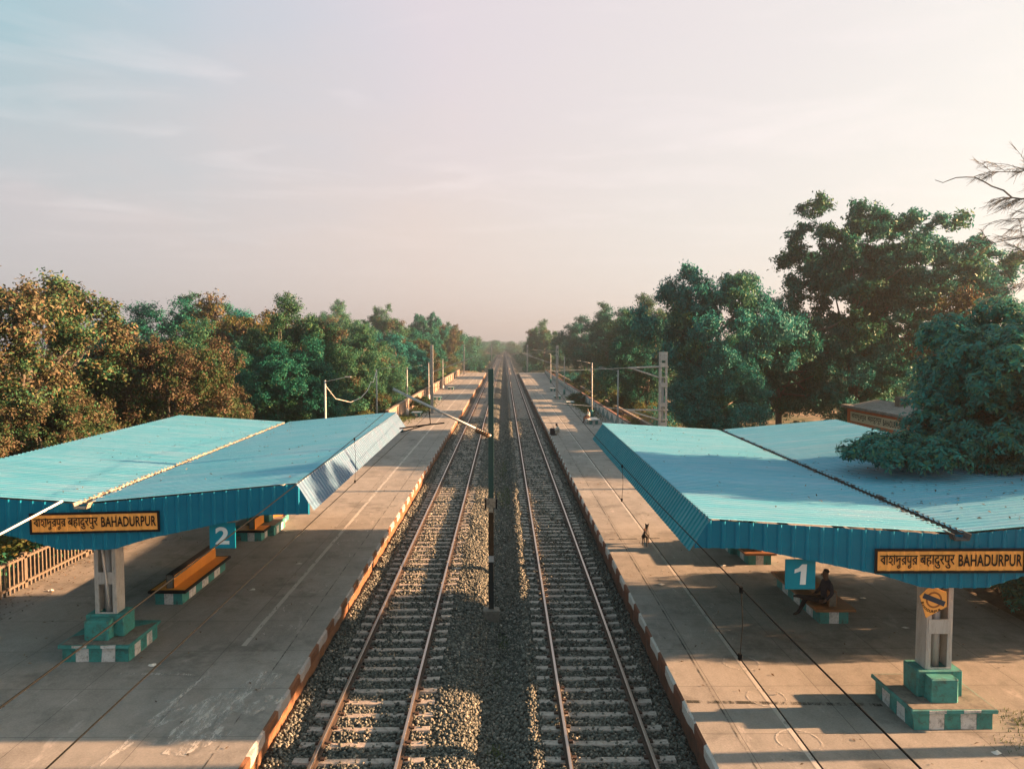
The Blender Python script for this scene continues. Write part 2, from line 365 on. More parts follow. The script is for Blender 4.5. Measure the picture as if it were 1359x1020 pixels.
# ------------------------------------------------------------------ ground, track bed, platforms
XL, XR = -4.80, 3.87           # platform edges
TL, TR = -2.94, 2.125          # track centres
PZ = .8                        # platform floor
RZ = .367                      # rail top
TS = .957                      # track built in nominal units, broad gauge
def ground():
    xs = sorted(set([-690, -400, -200, -120, -70, -45, -30, -22, -16, -12, -9, -6.6, -5.3, 5.3, 6.6, 9, 12, 14.5, 15, 16, 18, 22, 30, 45, 70, 120, 200, 400, 690]))
    ys = [-55, -20] + list(range(0, 120, 3)) + list(range(120, 300, 12)) + list(range(300, 1500, 80)) + [1490]
    V = []; nx = len(xs)
    for y in ys:
        for x in xs:
            a = abs(x); z = -.75 if a < 6 else (-.3 if a < 8 else .45)
            if a > 14.6 and a < 200: z += .25 * math.sin(x * .9 + y * .31) * math.sin(y * .53 - x * .2) + .1
            V.append((x, y, z))
    F = [(j * nx + i, j * nx + i + 1, (j + 1) * nx + i + 1, (j + 1) * nx + i) for j in range(len(ys) - 1) for i in range(nx - 1)]
    b = MB(); b.add(V, F); tag(b.build('ground', EARTH, smooth=True), kind='structure')
ground()
def zbal(x):
    """ballast surface across the formation"""
    x = np.asarray(x, float); z = np.full_like(x, RZ - .222)
    z = z - np.exp(-(np.abs((x + .16) / .50) ** 3)) * .34 + .035 * np.exp(-((x + 1.4) / .3) ** 2) + .09 * np.exp(-((x - .62) / .2) ** 2)
    z = z - .06 * np.clip((x - 3.5) / .3, 0, 1) + .06 * np.clip((-4.38 - x) / .4, 0, 1)
    z = np.where(x < -4.9, RZ - .18 - .9 * np.clip((-4.9 - x) / .8, 0, 1), z); z = np.where(x > 3.95, RZ - .30 - .7 * np.clip((x - 3.95) / .8, 0, 1), z)
    return z
def ballast():
    xs = np.linspace(-5.7, 4.8, 64); ys = np.concatenate([np.arange(-20, 80, .5), np.arange(80, 300, 4), np.arange(300, 1481, 20)])
    X, Y = np.meshgrid(xs, ys); Z = zbal(X) + .03 * np.sin(Y * 1.7 + X * 2) * np.sin(Y * .63 - X * 3) + RNG.normal(0, .012, X.shape)
    V = np.stack([X, Y, Z], -1).reshape(-1, 3); nx = len(xs); j, i = np.meshgrid(np.arange(len(ys) - 1), np.arange(nx - 1), indexing='ij')
    a = (j * nx + i).ravel(); F = np.stack([a, a + 1, a + nx + 1, a + nx], 1)
    tag(link('track_bed', npmesh('track_bed', V, F, BAL)), kind='structure')
ballast()
SLP = .65; SL0 = 12.3; SLW = SLP * TS; SLW0 = SL0 * TS
def stones():
    base = np.array([(-1, -1, -1), (1, -1, -1), (1, 1, -1), (-1, 1, -1), (-1, -1, 1), (1, -1, 1), (1, 1, 1), (-1, 1, 1)], float)
    quads = np.array([(3, 2, 1, 0), (4, 5, 6, 7), (0, 1, 5, 4), (1, 2, 6, 5), (2, 3, 7, 6), (3, 0, 4, 7)])
    P = []; S = []
    for y0, y1, dens, sz in ((11.5, 20, 330, .031), (20, 32, 240, .034), (32, 50, 140, .041), (50, 85, 60, .055)):
        n = int((y1 - y0) * 8.7 * dens); x = RNG.uniform(XL + .02, XR - .02, n); y = RNG.uniform(y0, y1, n)
        keep = np.ones(n, bool)
        for c in (TL, TR):
            for sgn in (-1, 1): keep &= np.abs(x - (c + sgn * .836)) > .082
            ph = ((y - SLW0) / SLW + .5) % 1 - .5
            on = (np.abs(x - c) < 1.32) & (np.abs(ph * SLW) < .105); keep &= ~(on & (RNG.random(n) > .10))
        x, y = x[keep], y[keep]; s = sz * RNG.uniform(.55, 1.35, len(x))
        ph = ((y - SLW0) / SLW + .5) % 1 - .5
        on = np.zeros(len(x), bool)
        for c in (TL, TR): on |= (np.abs(x - c) < 1.32) & (np.abs(ph * SLW) < .12)
        z = zbal(x) + RNG.uniform(-.01, .035, len(x)) + np.where(on, .03, 0) + .03 * np.sin(y * 1.7 + x * 2) * np.sin(y * .63 - x * 3)
        P.append(np.stack([x, y, z], 1)); S.append(s)
    P = np.concatenate(P); S = np.concatenate(S); n = len(P)
    q = RNG.normal(size=(n, 4)); q /= np.linalg.norm(q, axis=1, keepdims=True); w, a, b, c = q.T
    M = np.stack([1 - 2 * (b * b + c * c), 2 * (a * b - c * w), 2 * (a * c + b * w), 2 * (a * b + c * w), 1 - 2 * (a * a + c * c), 2 * (b * c - a * w), 2 * (a * c - b * w), 2 * (b * c + a * w), 1 - 2 * (a * a + b * b)], 1).reshape(n, 3, 3)
    L = base[None] * RNG.uniform(.45, 1.1, (n, 8, 3)) * RNG.uniform(.65, 1.15, (n, 1, 3)) * S[:, None, None]
    V = np.einsum('nij,nkj->nki', M, L) + P[:, None]
    F = (quads[None] + (np.arange(n) * 8)[:, None, None]).reshape(-1, 4)
    tag(link('ballast_stones', npmesh('ballast_stones', V.reshape(-1, 3), F, STONE)), kind='stuff')
stones()

def track(label, xc):
    t = thing('railway_track', label, 'railway track', (xc, 0, RZ)); t.scale = (TS,) * 3
    for sgn in (-1, 1):
        b = MB(); x = sgn * .873
        prof = [(-.075, -.172), (.075, -.172), (.075, -.158), (.012, -.14), (.010, -.045), (.034, -.034), (.035, -.006), (.026, 0.), (-.026, 0.), (-.035, -.006), (-.034, -.034), (-.010, -.045), (-.012, -.14), (-.075, -.158)]
        n = len(prof); ys = [-15, 60, 150, 400, 1540]
        V = [(x + p[0], y, p[1]) for y in ys for p in prof]
        F = []; M = []
        for j in range(len(ys) - 1):
            for i in range(n):
                k2 = (i + 1) % n; F.append((j * n + i, (j + 1) * n + i, (j + 1) * n + k2, j * n + k2)); M.append(1 if i in (6, 7, 8) else 0)
        b.v = V; b.f = F; b.m = M; b.build('rail', [RAILS, RAILT], t)
    s = MB()
    def sleeper(b, y, dx=0., dz=0.):
        for x0, x1, z0, z1 in ((-1.375, -.55, -.172, -.195), (-.55, .55, -.195, -.195), (.55, 1.375, -.195, -.172)):
            vs = []
            for x, zt in ((x0, z0), (x1, z1)):
                vs += [(x + dx, y - .13, zt - .12), (x + dx, y - .095, zt + dz), (x + dx, y + .095, zt + dz), (x + dx, y + .13, zt - .12)]
            fs = [(0, 4, 5, 1), (1, 5, 6, 2), (2, 6, 7, 3)]
            if x0 < -1: fs.append((0, 1, 2, 3))
            if x1 > 1: fs.append((7, 6, 5, 4))
            b.add(vs, fs)
        for sx_ in (-1, 1):
            for d in (-.12, .12):
                b.box(sx_ * .873 + d - .045 + dx, sx_ * .873 + d + .045 + dx, y - .05, y + .05, -.168, -.13, 1)
    for i in range(100):
        b = MB(); sleeper(b, 0, RNG.normal(0, .012), RNG.normal(0, .004)); o = b.build('sleeper', [SLEEP, CLIP], t)
        o.location = (0, SL0 - 3 * SLP + i * SLP, 0); o.rotation_euler = (0, 0, RNG.normal(0, .006))
    b = MB()
    for i in range(560): sleeper(b, SL0 - 3 * SLP + (100 + i) * SLP)
    o = b.build('sleeper', [SLEEP, CLIP], t); o['kind'] = 'stuff'
track('left of the two tracks, rails beside the orange platform wall', TL)
track('right of the two tracks, rails in the shade of platform 1', TR)

def marking(pts, w, name, parent, mat):
    """painted strip on the platform floor, a thin sheet"""
    b = MB()
    for i in range(len(pts) - 1):
        p, q = Vector(pts[i]), Vector(pts[i + 1]); t = (q - p).normalized(); nn = Vector((-t.y, t.x, 0)) * w / 2
        b.add([p - nn, p + nn, q + nn, q - nn], [(3, 2, 1, 0)])
    return b.build(name, mat, parent)
def mat_line(name, thr, col=(.46, .44, .40)):
    m, nt, out = newmat(name); g = G(nt); o = g.obj()
    f = g.noise(g.mapping(o, (3, .8, 1)), 2.2, 10, .78)
    a = g.ramp(f, [(thr - .06, (0, 0, 0)), (thr + .06, (.85,) * 3)])
    g.bsdf(out, col, .8, 0, .3, None, a); return m
LINEW = mat_line('floor_line_paint', .40); RINGW = mat_line('ring_paint', .5)
GRIME = mat_line('joint_grime', .5, (.035, .037, .03)); PATCHW = mat_line('pale_patch', .52, (.46, .44, .40))
def platform(label, xe, xo, xo2, y_cut, edge_mat, side):
    s = side
    b = MB(); a0, a1 = sorted((xe + s * .5, xo)); c0, c1 = sorted((xe + s * .5, xo2))
    def deck(x0, x1, y0, y1, zt=PZ, nx=8, ny=20):
        nn = len(b.v)
        b.add([(x0, y0, zt), (x1, y0, zt), (x1, y1, zt), (x0, y1, zt), (x0, y0, -.7), (x1, y0, -.7), (x1, y1, -.7), (x0, y1, -.7)],
              [(0, 1, 2, 3), (0, 4, 5, 1), (1, 5, 6, 2), (2, 6, 7, 3), (3, 7, 4, 0)])
    deck(a0, a1, -15, y_cut); deck(c0, c1, y_cut, 205)
    y0, y1 = 205, 217
    b.add([(c0, y0, PZ), (c1, y0, PZ), (c1, y1, -.3), (c0, y1, -.3), (c0, y0, -.7), (c1, y0, -.7), (c1, y1, -.7), (c0, y1, -.7)], [(0, 1, 2, 3), (1, 5, 6, 2), (3, 7, 4, 0), (2, 6, 7, 3)])
    p = b.build('platform', CONC); tag(p, kind='structure')
    # edge strip: slabs with a chipped, slightly uneven painted face
    ys = np.concatenate([np.arange(-15, 90, .3), np.arange(90, 205.1, 2.3)]); V = []; F = []; M = []
    for y in ys:
        j = RNG.normal(0, .012); d = RNG.normal(0, .007)
        V += [(xe + s * .5, y, PZ), (xe + s * .05 + s * .3 * abs(j), y, PZ + .001), (xe + s * j, y, PZ - .03 + d), (xe + s * j, y, PZ - .24), (xe + s * (.05 + j), y, PZ - .26), (xe + s * (.06 + j), y, .2), (xe + s * (.03 + j * 1.5), y, -.7)]
    for i in range(len(ys) - 1):
        for kk in range(6):
            q = (i * 7 + kk, i * 7 + kk + 1, i * 7 + kk + 8, i * 7 + kk + 7)
            F.append(q if s < 0 else q[::-1]); M.append(0 if kk == 0 else (1 if kk < 4 else 2))
    e = MB(); e.v = V; e.f = F; e.m = M
    wallm = PLWALL_L if s < 0 else PLWALL_R
    e.build('platform_edge', [CONC, edge_mat, wallm], p)
    return p
PLWALL_L = paint('wall_ochre_left', (.17, .078, .036), .9, .3, 1.8, (.06, .032, .02), dirt_amt=.5, bump=.5)
PLWALL_R = paint('wall_ochre_right', (.16, .062, .036), .9, .35, 1.8, (.05, .035, .028), dirt_amt=.6, bump=.5)
pl = platform('', XL, -15.6, -11.2, 73, EDGE_L, -1)
pr_ = platform('', XR, 14.5, 10.9, 66, EDGE_R, 1)
Z4 = PZ + .004
marking([(-6.68, y, Z4) for y in np.arange(19.2, 205, 4)], .13, 'floor_line', pl, LINEW)
marking([(-5.50, y, Z4) for y in np.arange(-10, 205, 5)], .03, 'joint_line', pl, GRIME)
marking([(5.74, y, Z4) for y in np.arange(-10, 205, 5)], .11, 'floor_line', pr_, LINEW)
marking([(4.6, y, Z4) for y in np.arange(-10, 205, 5)], .035, 'joint_line', pr_, GRIME)
marking([(3.95, 16.05, Z4), (6.2, 15.95, Z4), (8.1, 15.85, Z4)], .13, 'joint_line', pr_, GRIME)
marking([(3.95, 29.7, Z4), (6.2, 29.9, Z4)], .12, 'joint_line', pr_, GRIME)
def ring(x, y, parent, r=.42):
    marking([(x + r * math.cos(a), y + r * math.sin(a), Z4 + .004) for a in np.linspace(0, 6.2832, 33)], .035, 'painted_ring', parent, RINGW)
for i in range(9): ring(5.75, 14.4 + 1.82 * i, pr_)
for i in range(8): ring(-6.05, 20.2 + 1.82 * i, pl)
for (x0, y0, x1, y1, w) in ((-7.2, 15.2, -5.9, 16.6, .45), (-7.55, 13.4, -7.0, 16.2, .22), (-7.25, 16.1, -6.9, 17.4, .2), (-6.2, 14.0, -5.6, 15.0, .5), (-5.95, 15.0, -5.7, 16.6, .22), (-9.0, 17.6, -7.2, 17.5, .1), (-5.5, 15.6, -5.0, 16.4, .5), (-6.5, 14.4, -5.5, 17.6, .6)):
    pts = [(x0 + (x1 - x0) * t + RNG.normal(0, .05), y0 + (y1 - y0) * t, Z4 + .003 * RNG.random()) for t in np.linspace(0, 1, 6)]
    marking(pts, w, 'worn_patch', pl, PATCHW)
# soil verge beside platform 1
def verge():
    n = 60; m_ = 90; X, Y = np.meshgrid(np.linspace(14.5, 24, n), np.linspace(4, 50, m_)); Z = .70 + .10 * np.sin(X * 1.9) * np.sin(Y * 1.3) + RNG.normal(0, .035, X.shape); Z[:, 0] = .76
    a = (np.arange(m_ - 1)[:, None] * n + np.arange(n - 1)[None]).ravel()
    tag(link('soil_verge', npmesh('soil_verge', np.stack([X, Y, Z], -1).reshape(-1, 3), np.stack([a, a + 1, a + n + 1, a + n], 1), SOIL)), kind='structure')
verge()

# ------------------------------------------------------------------ canopies
TXT = ('\u09ac\u09be\u09b9\u09be\u09a6\u09c1\u09b0\u092a\u09c1\u09b0', '\u092c\u0939\u093e\u0926\u0941\u0930\u092a\u0941\u0930', 'BAHADURPUR')
def rib(u, pitch, hgt):
    """list of (offset, height) across a ribbed sheet of length u"""
    out = []; k_ = 0
    while k_ * pitch < u - 1e-6:
        a = k_ * pitch
        for d, h in ((0, 0), (.58, 0), (.68, hgt), (.88, hgt), (.98, 0)):
            if a + d * pitch < u: out.append((a + d * pitch, h))
        k_ += 1
    out.append((u, 0)); return out
def canopy(label, xv, yf, zv, ze, zo, s, px, gut, flapmat, sign_x, sign_z, tilt, yp0):
    """s: +1 when the track lies towards +x"""
    L = 16.8; rise = .16; wt, wo_ = 5.0, 4.9
    t = thing('platform_canopy', label, 'canopy', (xv, yf, 0))
    prof = rib(L, .205, .028)
    def sheet(name, x0, z0, x1, z1, mat, nx=1, prof=prof, hx=(0, 1)):
        b = MB(); V = []; n = nx + 1
        for (y, h) in prof:
            r_ = rise * y / L
            for i in range(n):
                f = i / nx; V.append((x0 + (x1 - x0) * f + hx[0] * h, y, z0 + (z1 - z0) * f + r_ + hx[1] * h))
        F = [(j * n + i, j * n + i + 1, (j + 1) * n + i + 1, (j + 1) * n + i) for j in range(len(prof) - 1) for i in range(nx)]
        b.add(V, F); return b.build(name, mat, t)
    sheet('roof_sheet', s * .10, zv + .02, s * wt, ze, ROOF)
    sheet('roof_sheet', -s * .10, zv + .02, -s * wo_, zo, ROOF)
    # hanging eave flap on the track side
    fx, fz = s * (wt + .40), ze - .66
    sheet('eave_flap', s * (wt - .02), ze - .02, fx, fz, flapmat, 1, rib(L, .235, .03), (s * .85, .5))
    b = MB(); 
    b.box(min(s * wt, s * wt - s * .06), max(s * wt, s * wt - s * .06), .0, L, ze - .09, ze - .035); b.v = [(x, y, z + rise * y / L) for x, y, z in b.v]
    b.build('eave_angle', STEEL, t)
    # valley gutter
    b = MB(); gp = [(-.19, .035), (-.14, -.10), (.14, -.10), (.19, .035), (.16, .035), (.12, -.075), (-.12, -.075), (-.16, .035)]
    b.prism([(x, zv + z) for x, z in gp], -.22, L + .1); b.v = [(x, y, z + rise * max(y, 0) / L) for x, y, z in b.v]
    for i in range(70):     # ragged debris / sheet ends along the gutter
        y = RNG.uniform(0, L); d = RNG.choice([-1, 1]) * RNG.uniform(.08, .17)
        b.box(d - .03, d + .03, y, y + RNG.uniform(.04, .2), zv + .02 + rise * y / L, zv + RNG.uniform(.035, .055) + rise * y / L)
    b.build('gutter', gut, t)
    # fascia, ribbed vertically, tapered along the underside of the cantilever arms
    def ztop(x): f = abs(x) / (wt if x * s > 0 else wo_); return zv - .03 + ((ze if x * s > 0 else zo) - zv) * f
    def zbot(x):
        a = abs(x); 
        return np.interp(a, [0, .62, .75, 1.5, 4.15, 5.4], [zv - 1.12, zv - 1.12, zv - 1.08, zv - .85, zv - .30, zv - .28])
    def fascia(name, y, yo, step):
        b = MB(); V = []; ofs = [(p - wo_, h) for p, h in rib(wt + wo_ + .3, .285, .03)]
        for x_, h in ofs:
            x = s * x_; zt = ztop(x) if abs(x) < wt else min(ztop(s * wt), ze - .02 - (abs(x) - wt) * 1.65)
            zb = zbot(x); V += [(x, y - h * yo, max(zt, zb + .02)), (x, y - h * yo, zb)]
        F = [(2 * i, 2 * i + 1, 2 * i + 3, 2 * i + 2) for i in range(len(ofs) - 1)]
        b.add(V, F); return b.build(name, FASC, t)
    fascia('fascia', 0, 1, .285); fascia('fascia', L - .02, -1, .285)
    # cantilever arms, purlins, posts, pedestals
    for yp, xo in ((yp0, px - xv), (13.2, px - xv - s * .12)):
        for sd_, w_ in ((1, wt), (-1, wo_)):
            b = MB(); x1 = sd_ * s * (w_ - .3)
            zt0, zt1 = zv - .18, (ze if sd_ > 0 else zo) - .16; r_ = rise * yp / L
            vs = []
            for dy in (-.09, .09):
                vs += [(0, yp + dy, zt0 + r_), (x1, yp + dy, zt1 + r_), (x1, yp + dy, zt1 - .14 + r_), (sd_ * s * 1.2, yp + dy, zv - .62 + r_), (0, yp + dy, zv - .92 + r_)]
            b.add(vs, [(0, 1, 2, 3, 4), (9, 8, 7, 6, 5), (0, 5, 6, 1), (1, 6, 7, 2), (2, 7, 8, 3), (3, 8, 9, 4)]); b.build('roof_arm', STEEL, t)
        post(t, xo, yp, zv - .9, s)
    b = MB()
    for f in (.22, .45, .68, .92):
        for sd_, w_, zz in ((1, wt, ze), (-1, wo_, zo)):
            x = sd_ * s * w_ * f; z = zv + (zz - zv) * f - .09
            n0 = len(b.v); b.box(x - .03, x + .03, .08, L - .08, z - .05, z + .05)
            b.v[n0:] = [(p[0], p[1], p[2] + rise * p[1] / L) for p in b.v[n0:]]
    b.build('purlin', STEEL, t)
    # station name board, painted on the ribs
    w, h = 3.06, .50; x0, z0 = sign_x - xv, sign_z
    nb = MB(); ofs = rib(w - .1, .285, .012)
    V = []
    for p, hh in ofs: V += [(p + .05, -.045 - hh, h - .05), (p + .05, -.045 - hh, .05)]
    nb.add(V, [(2 * i, 2 * i + 1, 2 * i + 3, 2 * i + 2) for i in range(len(ofs) - 1)])
    nb.box(0, w, -.062, -.034, 0, .05, 1); nb.box(0, w, -.062, -.034, h - .05, h, 1); nb.box(0, .05, -.062, -.034, .05, h - .05, 1); nb.box(w - .05, w, -.062, -.034, .05, h - .05, 1)
    o = nb.build('name_board', [SIGNY, BLACK], t, (x0, 0, z0)); o.rotation_euler = (0, -tilt, 0)
    for txt, xa, wd, za, hh, bold in ((TXT[0], .10, .76, .10, .285, .013), (TXT[1], .91, .70, .10, .275, .016), (TXT[2], 1.69, 1.29, .14, .245, .021)):
        P, fs = text_mesh(txt, wd, hh, bold); lb = MB(); lb.add(P + np.array([xa, -.066, za]), fs); lb.build('lettering', BLACK, o)
    return t
def checker(b, x0, x1, y0, y1, z0, z1, nx, ny, top=True):
    """box whose sides are painted in alternating blocks (0 teal, 1 white)"""
    xs = np.linspace(x0, x1, nx + 1); ys = np.linspace(y0, y1, ny + 1)
    for i in range(nx):
        for y, fl in ((y0, 0), (y1, 1)):
            q = [(xs[i], y, z0), (xs[i + 1], y, z0), (xs[i + 1], y, z1), (xs[i], y, z1)]; b.add(q, [(0, 1, 2, 3) if not fl else (3, 2, 1, 0)], i % 2)
    for i in range(ny):
        for x, fl in ((x0, 1), (x1, 0)):
            q = [(x, ys[i], z0), (x, ys[i + 1], z0), (x, ys[i + 1], z1), (x, ys[i], z1)]; b.add(q, [(0, 1, 2, 3) if not fl else (3, 2, 1, 0)], i % 2)
    if top: b.add([(x0, y0, z1), (x1, y0, z1), (x1, y1, z1), (x0, y1, z1)], [(0, 1, 2, 3)], 2)
def post(t, x, y, ztop, s):
    b = MB(); checker(b, x - .80, x + .80, y - .75, y + .80, PZ, PZ + .36, 5, 5)
    b.box(x - .87, x + .87, y - .83, y + .87, PZ + .355, PZ + .44, 0, .012)
    b.add([(x - .84, y - .80, PZ + .444), (x + .84, y - .80, PZ + .444), (x + .84, y + .84, PZ + .444), (x - .84, y + .84, PZ + .444)], [(0, 1, 2, 3)], 2)
    for xx in np.linspace(-.87, .87, 6)[1:-1:2]:
        b.box(x + xx, x + xx + .35 if xx < .4 else x + xx + .3, y - .834, y - .79, PZ + .37, PZ + .43, 1)
    b.v = [(p[0] + random.gauss(0, .006), p[1] + random.gauss(0, .006), p[2] + random.gauss(0, .004)) for p in b.v]
    b.build('plinth', [TEAL, WHITE, PLTOP], t)
    z = PZ + .44; b = MB()
    b.box(x - .47, x + .47, y - .27, y + .30, z, z + .56, 0, .02); b.box(x - .36 + s * -.02, x + .22, y - .55, y - .268, z, z + .50, 0, .02)
    b.v = [(p[0] + random.gauss(0, .005), p[1] + random.gauss(0, .005), p[2] + random.gauss(0, .004)) for p in b.v]
    b.build('pedestal', [TEAL], t)
    b = MB(); zb = z + .56
    for sx_ in (-1, 1):
        xo = x + sx_ * .27; b.box(min(xo, xo - sx_ * .03), max(xo, xo - sx_ * .03), y - .2, y + .2, zb, ztop + .1)
        for yy in (y - .203, y + .173):
            b.box(min(xo - sx_ * .033, xo - sx_ * .10), max(xo - sx_ * .033, xo - sx_ * .10), yy, yy + .03, zb, ztop + .1)
    for za, zb_ in ((zb + .75, zb + 1.05), (zb + 1.75, ztop - .05), (zb - .002, zb + .04)):
        b.box(x - .235, x + .235, y - .212, y - .198, za, zb_); b.box(x - .235, x + .235, y + .198, y + .212, za, zb_)
    b.build('post', STEEL, t)
    b = MB(); b.tube([(x, y - .02, zb), (x, y - .02, ztop)], .095, 14); b.build('downpipe', POSTW, t, smooth=True)
cl_ = canopy('blue butterfly canopy over platform 2, left of the tracks', -9.92, 17.95, 4.77, 5.24, 5.10, 1, -9.95, GUT, FLAP, -11.21, 4.03, R(1.2), 1.05)
cr_ = canopy('blue butterfly canopy over platform 1, shrub drooping on its roof', 9.13, 15.10, 4.71, 5.02, 5.16, -1, 9.0, GUTD, FLAPR, 7.47, 3.91, R(0), .45)
b = MB(); b.tube([(.07, .80, 2.0), (.02, .79, 2.6), (-.06, .79, 3.5), (-.10, .80, 3.62)], .03, 8); b.build('conduit', POSTW, cl_, smooth=True)
def number_sign(label, txt, x, y, z, w=.62):
    t = thing('number_sign', label, 'sign', (x, y, z))
    b = MB(); b.box(-w / 2, w / 2, -.015, .015, 0, w, 0, .004); b.build('board', SIGNB, t)
    b = MB(); b.tube([(-.12, 0, w - .005), (-.12, 0, w + .55)], .008, 6); b.tube([(.12, 0, w - .005), (.12, 0, w + .55)], .008, 6); b.build('hanger', GALV, t)
    P, fs = text_mesh(txt, .33, .42, .03)
    if txt == '1':      # flagged numeral with a thick stem
        P = np.array([(.13, 0, 0), (.25, 0, 0), (.27, 0, .42), (.17, 0, .42), (.10, 0, .345), (.02, 0, .315), (.015, 0, .235), (.15, 0, .28)]); fs = [(0, 1, 2, 3, 7), (7, 3, 4, 5, 6)]
    b = MB(); b.add(P + np.array([-.165 if txt == '2' else -.14, -.0185, .10]), fs); b.build('numeral', LETW, t)
number_sign('blue hanging sign with white numeral two, left canopy', '2', -6.76, 18.12, 3.63)
number_sign('blue hanging sign with white numeral one, right canopy', '1', 6.05, 15.27, 3.52)

def roundel(x, y, z, tilt):
    t = thing('roundel_sign', 'tilted yellow diamond board with navy bar roundel, on the grey post', 'sign', (x, y, z)); t.rotation_euler = (0, tilt, 0); t.scale = (.82,) * 3
    b = MB(); q = [(-.37, 0, .02), (0, 0, -.43), (.37, 0, .02), (.22, 0, .36), (-.22, 0, .36)]
    b.add([(p[0], -.012, p[2]) for p in q] + [(p[0], .012, p[2]) for p in q], [(0, 1, 2, 3, 4), (9, 8, 7, 6, 5)] + [(i, i + 5, (i + 1) % 5 + 5, (i + 1) % 5) for i in range(5)]); b.build('board', SIGNY, t)
    b = MB(); n = 28
    for i in range(n):
        a0, a1 = 6.28319 * i / n, 6.28319 * (i + 1) / n
        b.add([(r_ * math.cos(a), -.015, .06 + r_ * math.sin(a)) for a, r_ in ((a0, .16), (a0, .205), (a1, .205), (a1, .16))], [(3, 2, 1, 0)])
    b.build('ring', REDR, t)
    b = MB(); b.box(-.29, .29, -.022, -.012, .0, .13); b.build('bar', NAVY, t)
    b = MB(); word = 'BAHADURPUR'
    for i, ch in enumerate(word):
        P, fs = text_mesh(ch, .055, .07, .03); a = -math.pi / 2 + (i - 4.5) * .21
        ca, sa = math.cos(a + math.pi / 2), math.sin(a + math.pi / 2); cx, cz = .295 * math.cos(a), .06 + .295 * math.sin(a)
        b.add([(cx + (p[0] - .0275) * ca - (p[2] - .035) * sa, -.016, cz + (p[0] - .0275) * sa + (p[2] - .035) * ca) for p in P], fs)
    b.build('lettering', BLACK, t)
roundel(8.80, 15.28, 3.24, R(22))

# ------------------------------------------------------------------ benches, fences, walls
def bench(label, x, y, L, trim, face, group='double sided platform benches', full=True):
    t = thing('platform_bench', label, 'bench', (x, y, PZ), 0, group)
    b = MB(); checker(b, -.40, .40, 0, L, 0, .38, 3, max(3, int(L / .45) | 1)); b.build('plinth', [TEAL, WHITE, PLTOP], t)
    b = MB(); b.box(-.56, .56, -.13, L + .13, .36, .44, 0, .012); b.add([(-.50, -.04, .444), (.50, -.04, .444), (.50, L + .04, .444), (-.50, L + .04, .444)], [(0, 1, 2, 3)], 1); b.build('seat', [trim, face], t)
    if full:
        b = MB(); b.box(-.11, .11, .10, L - .10, .442, .87, 0, .01)
        for xx, sg in ((.113, 1), (-.113, -1)):
            b.add([(xx, .13, .45), (xx, L - .10, .45), (xx, L - .10, .83), (xx, .13, .83)], [(0, 1, 2, 3) if sg > 0 else (3, 2, 1, 0)], 1)
        b.add([(-.09, .097, .45), (.09, .097, .45), (.09, .097, .85), (-.09, .097, .85)], [(0, 1, 2, 3)], 2)
        b.build('backrest', [trim, face, PLTOP], t)
    return t
bench('orange bench with black trim beside the left canopy post', -9.97, 22.35, 3.5, BLACK, ORANGE)
bench('orange bench with black trim partly behind the hanging sign 2', -9.93, 29.6, 3.8, BLACK, ORANGE)
bench('shade-browned bench under sign 1 with a person sitting on it', 9.13, 20.6, 3.3, SHADEDB, SHADEDB)
bench('shade-browned bench deeper under the right canopy, only its white block showing', 8.95, 26.2, 3.3, SHADEDB, SHADEDB)
far_b = [(-9.35, 80.6, 1.5, 'small teal bench by the lamp post just past the left canopy'), (-9.2, 104.2, 1.5, 'small teal bench beside the tall mast on platform 2'), (-9.0, 128, 1.5, 'small pale bench far along platform 2, beside the brick planter'),
         (8.62, 72.8, 2.4, 'teal bench with pale top where a person in white sits'), (8.3, 95.2, 1.6, 'blue teal bench in shade near the painted triangle wall'), (7.5, 105.9, 1.6, 'small teal bench at the foot of the far right mast'), (8.0, 124, 1.6, 'farthest teal bench on platform 1 near the end')]
for x, y, L, lab in far_b: bench(lab, x, y, L, WHITE if y < 75 else TEAL, WHITE, 'plain low benches far along the platforms', False)

def picket():
    t = thing('picket_fence', 'concrete picket fence along the back of platform 2', 'fence', (-15.25, 10, PZ - .05))
    b = MB()
    for i in range(196):
        y = i * .21
        if (y % 3.5) < .14: continue
        b.box(-.03, .03, y - .03, y + .03, .02, 1.12 + RNG.normal(0, .012))
    b.build('pickets', FENCE, t)
    b = MB(); 
    for z in (.22, 1.0): b.box(-.02, .075, -.1, 41.2, z, z + .07)
    b.build('fence_rail', FENCE, t)
    for i in range(13):
        b = MB(); b.box(-.075, .075, -.075, .075, -.1, 1.18, 0, .01); b.build('fence_post', FENCE, t, (0, i * 3.5 - .02, 0))
picket()
def wall_left():
    t = thing('boundary_wall', 'pale plaster wall behind platform 2 below the trees', 'wall', (-11.25, 73, 0))
    b = MB(); b.box(-.12, .12, 0, 118, .3, 2.05); b.build('wall_panel', WALLP, t)
    b = MB(); b.box(-.17, .17, -.05, 118.05, 2.052, 2.14); b.build('coping', WALLP, t)
    for i in range(20):
        b = MB(); b.box(.12, .22, i * 6 + .1, i * 6 + .45, .3, 2.0); b.build('pier', WALLP, t)
wall_left()
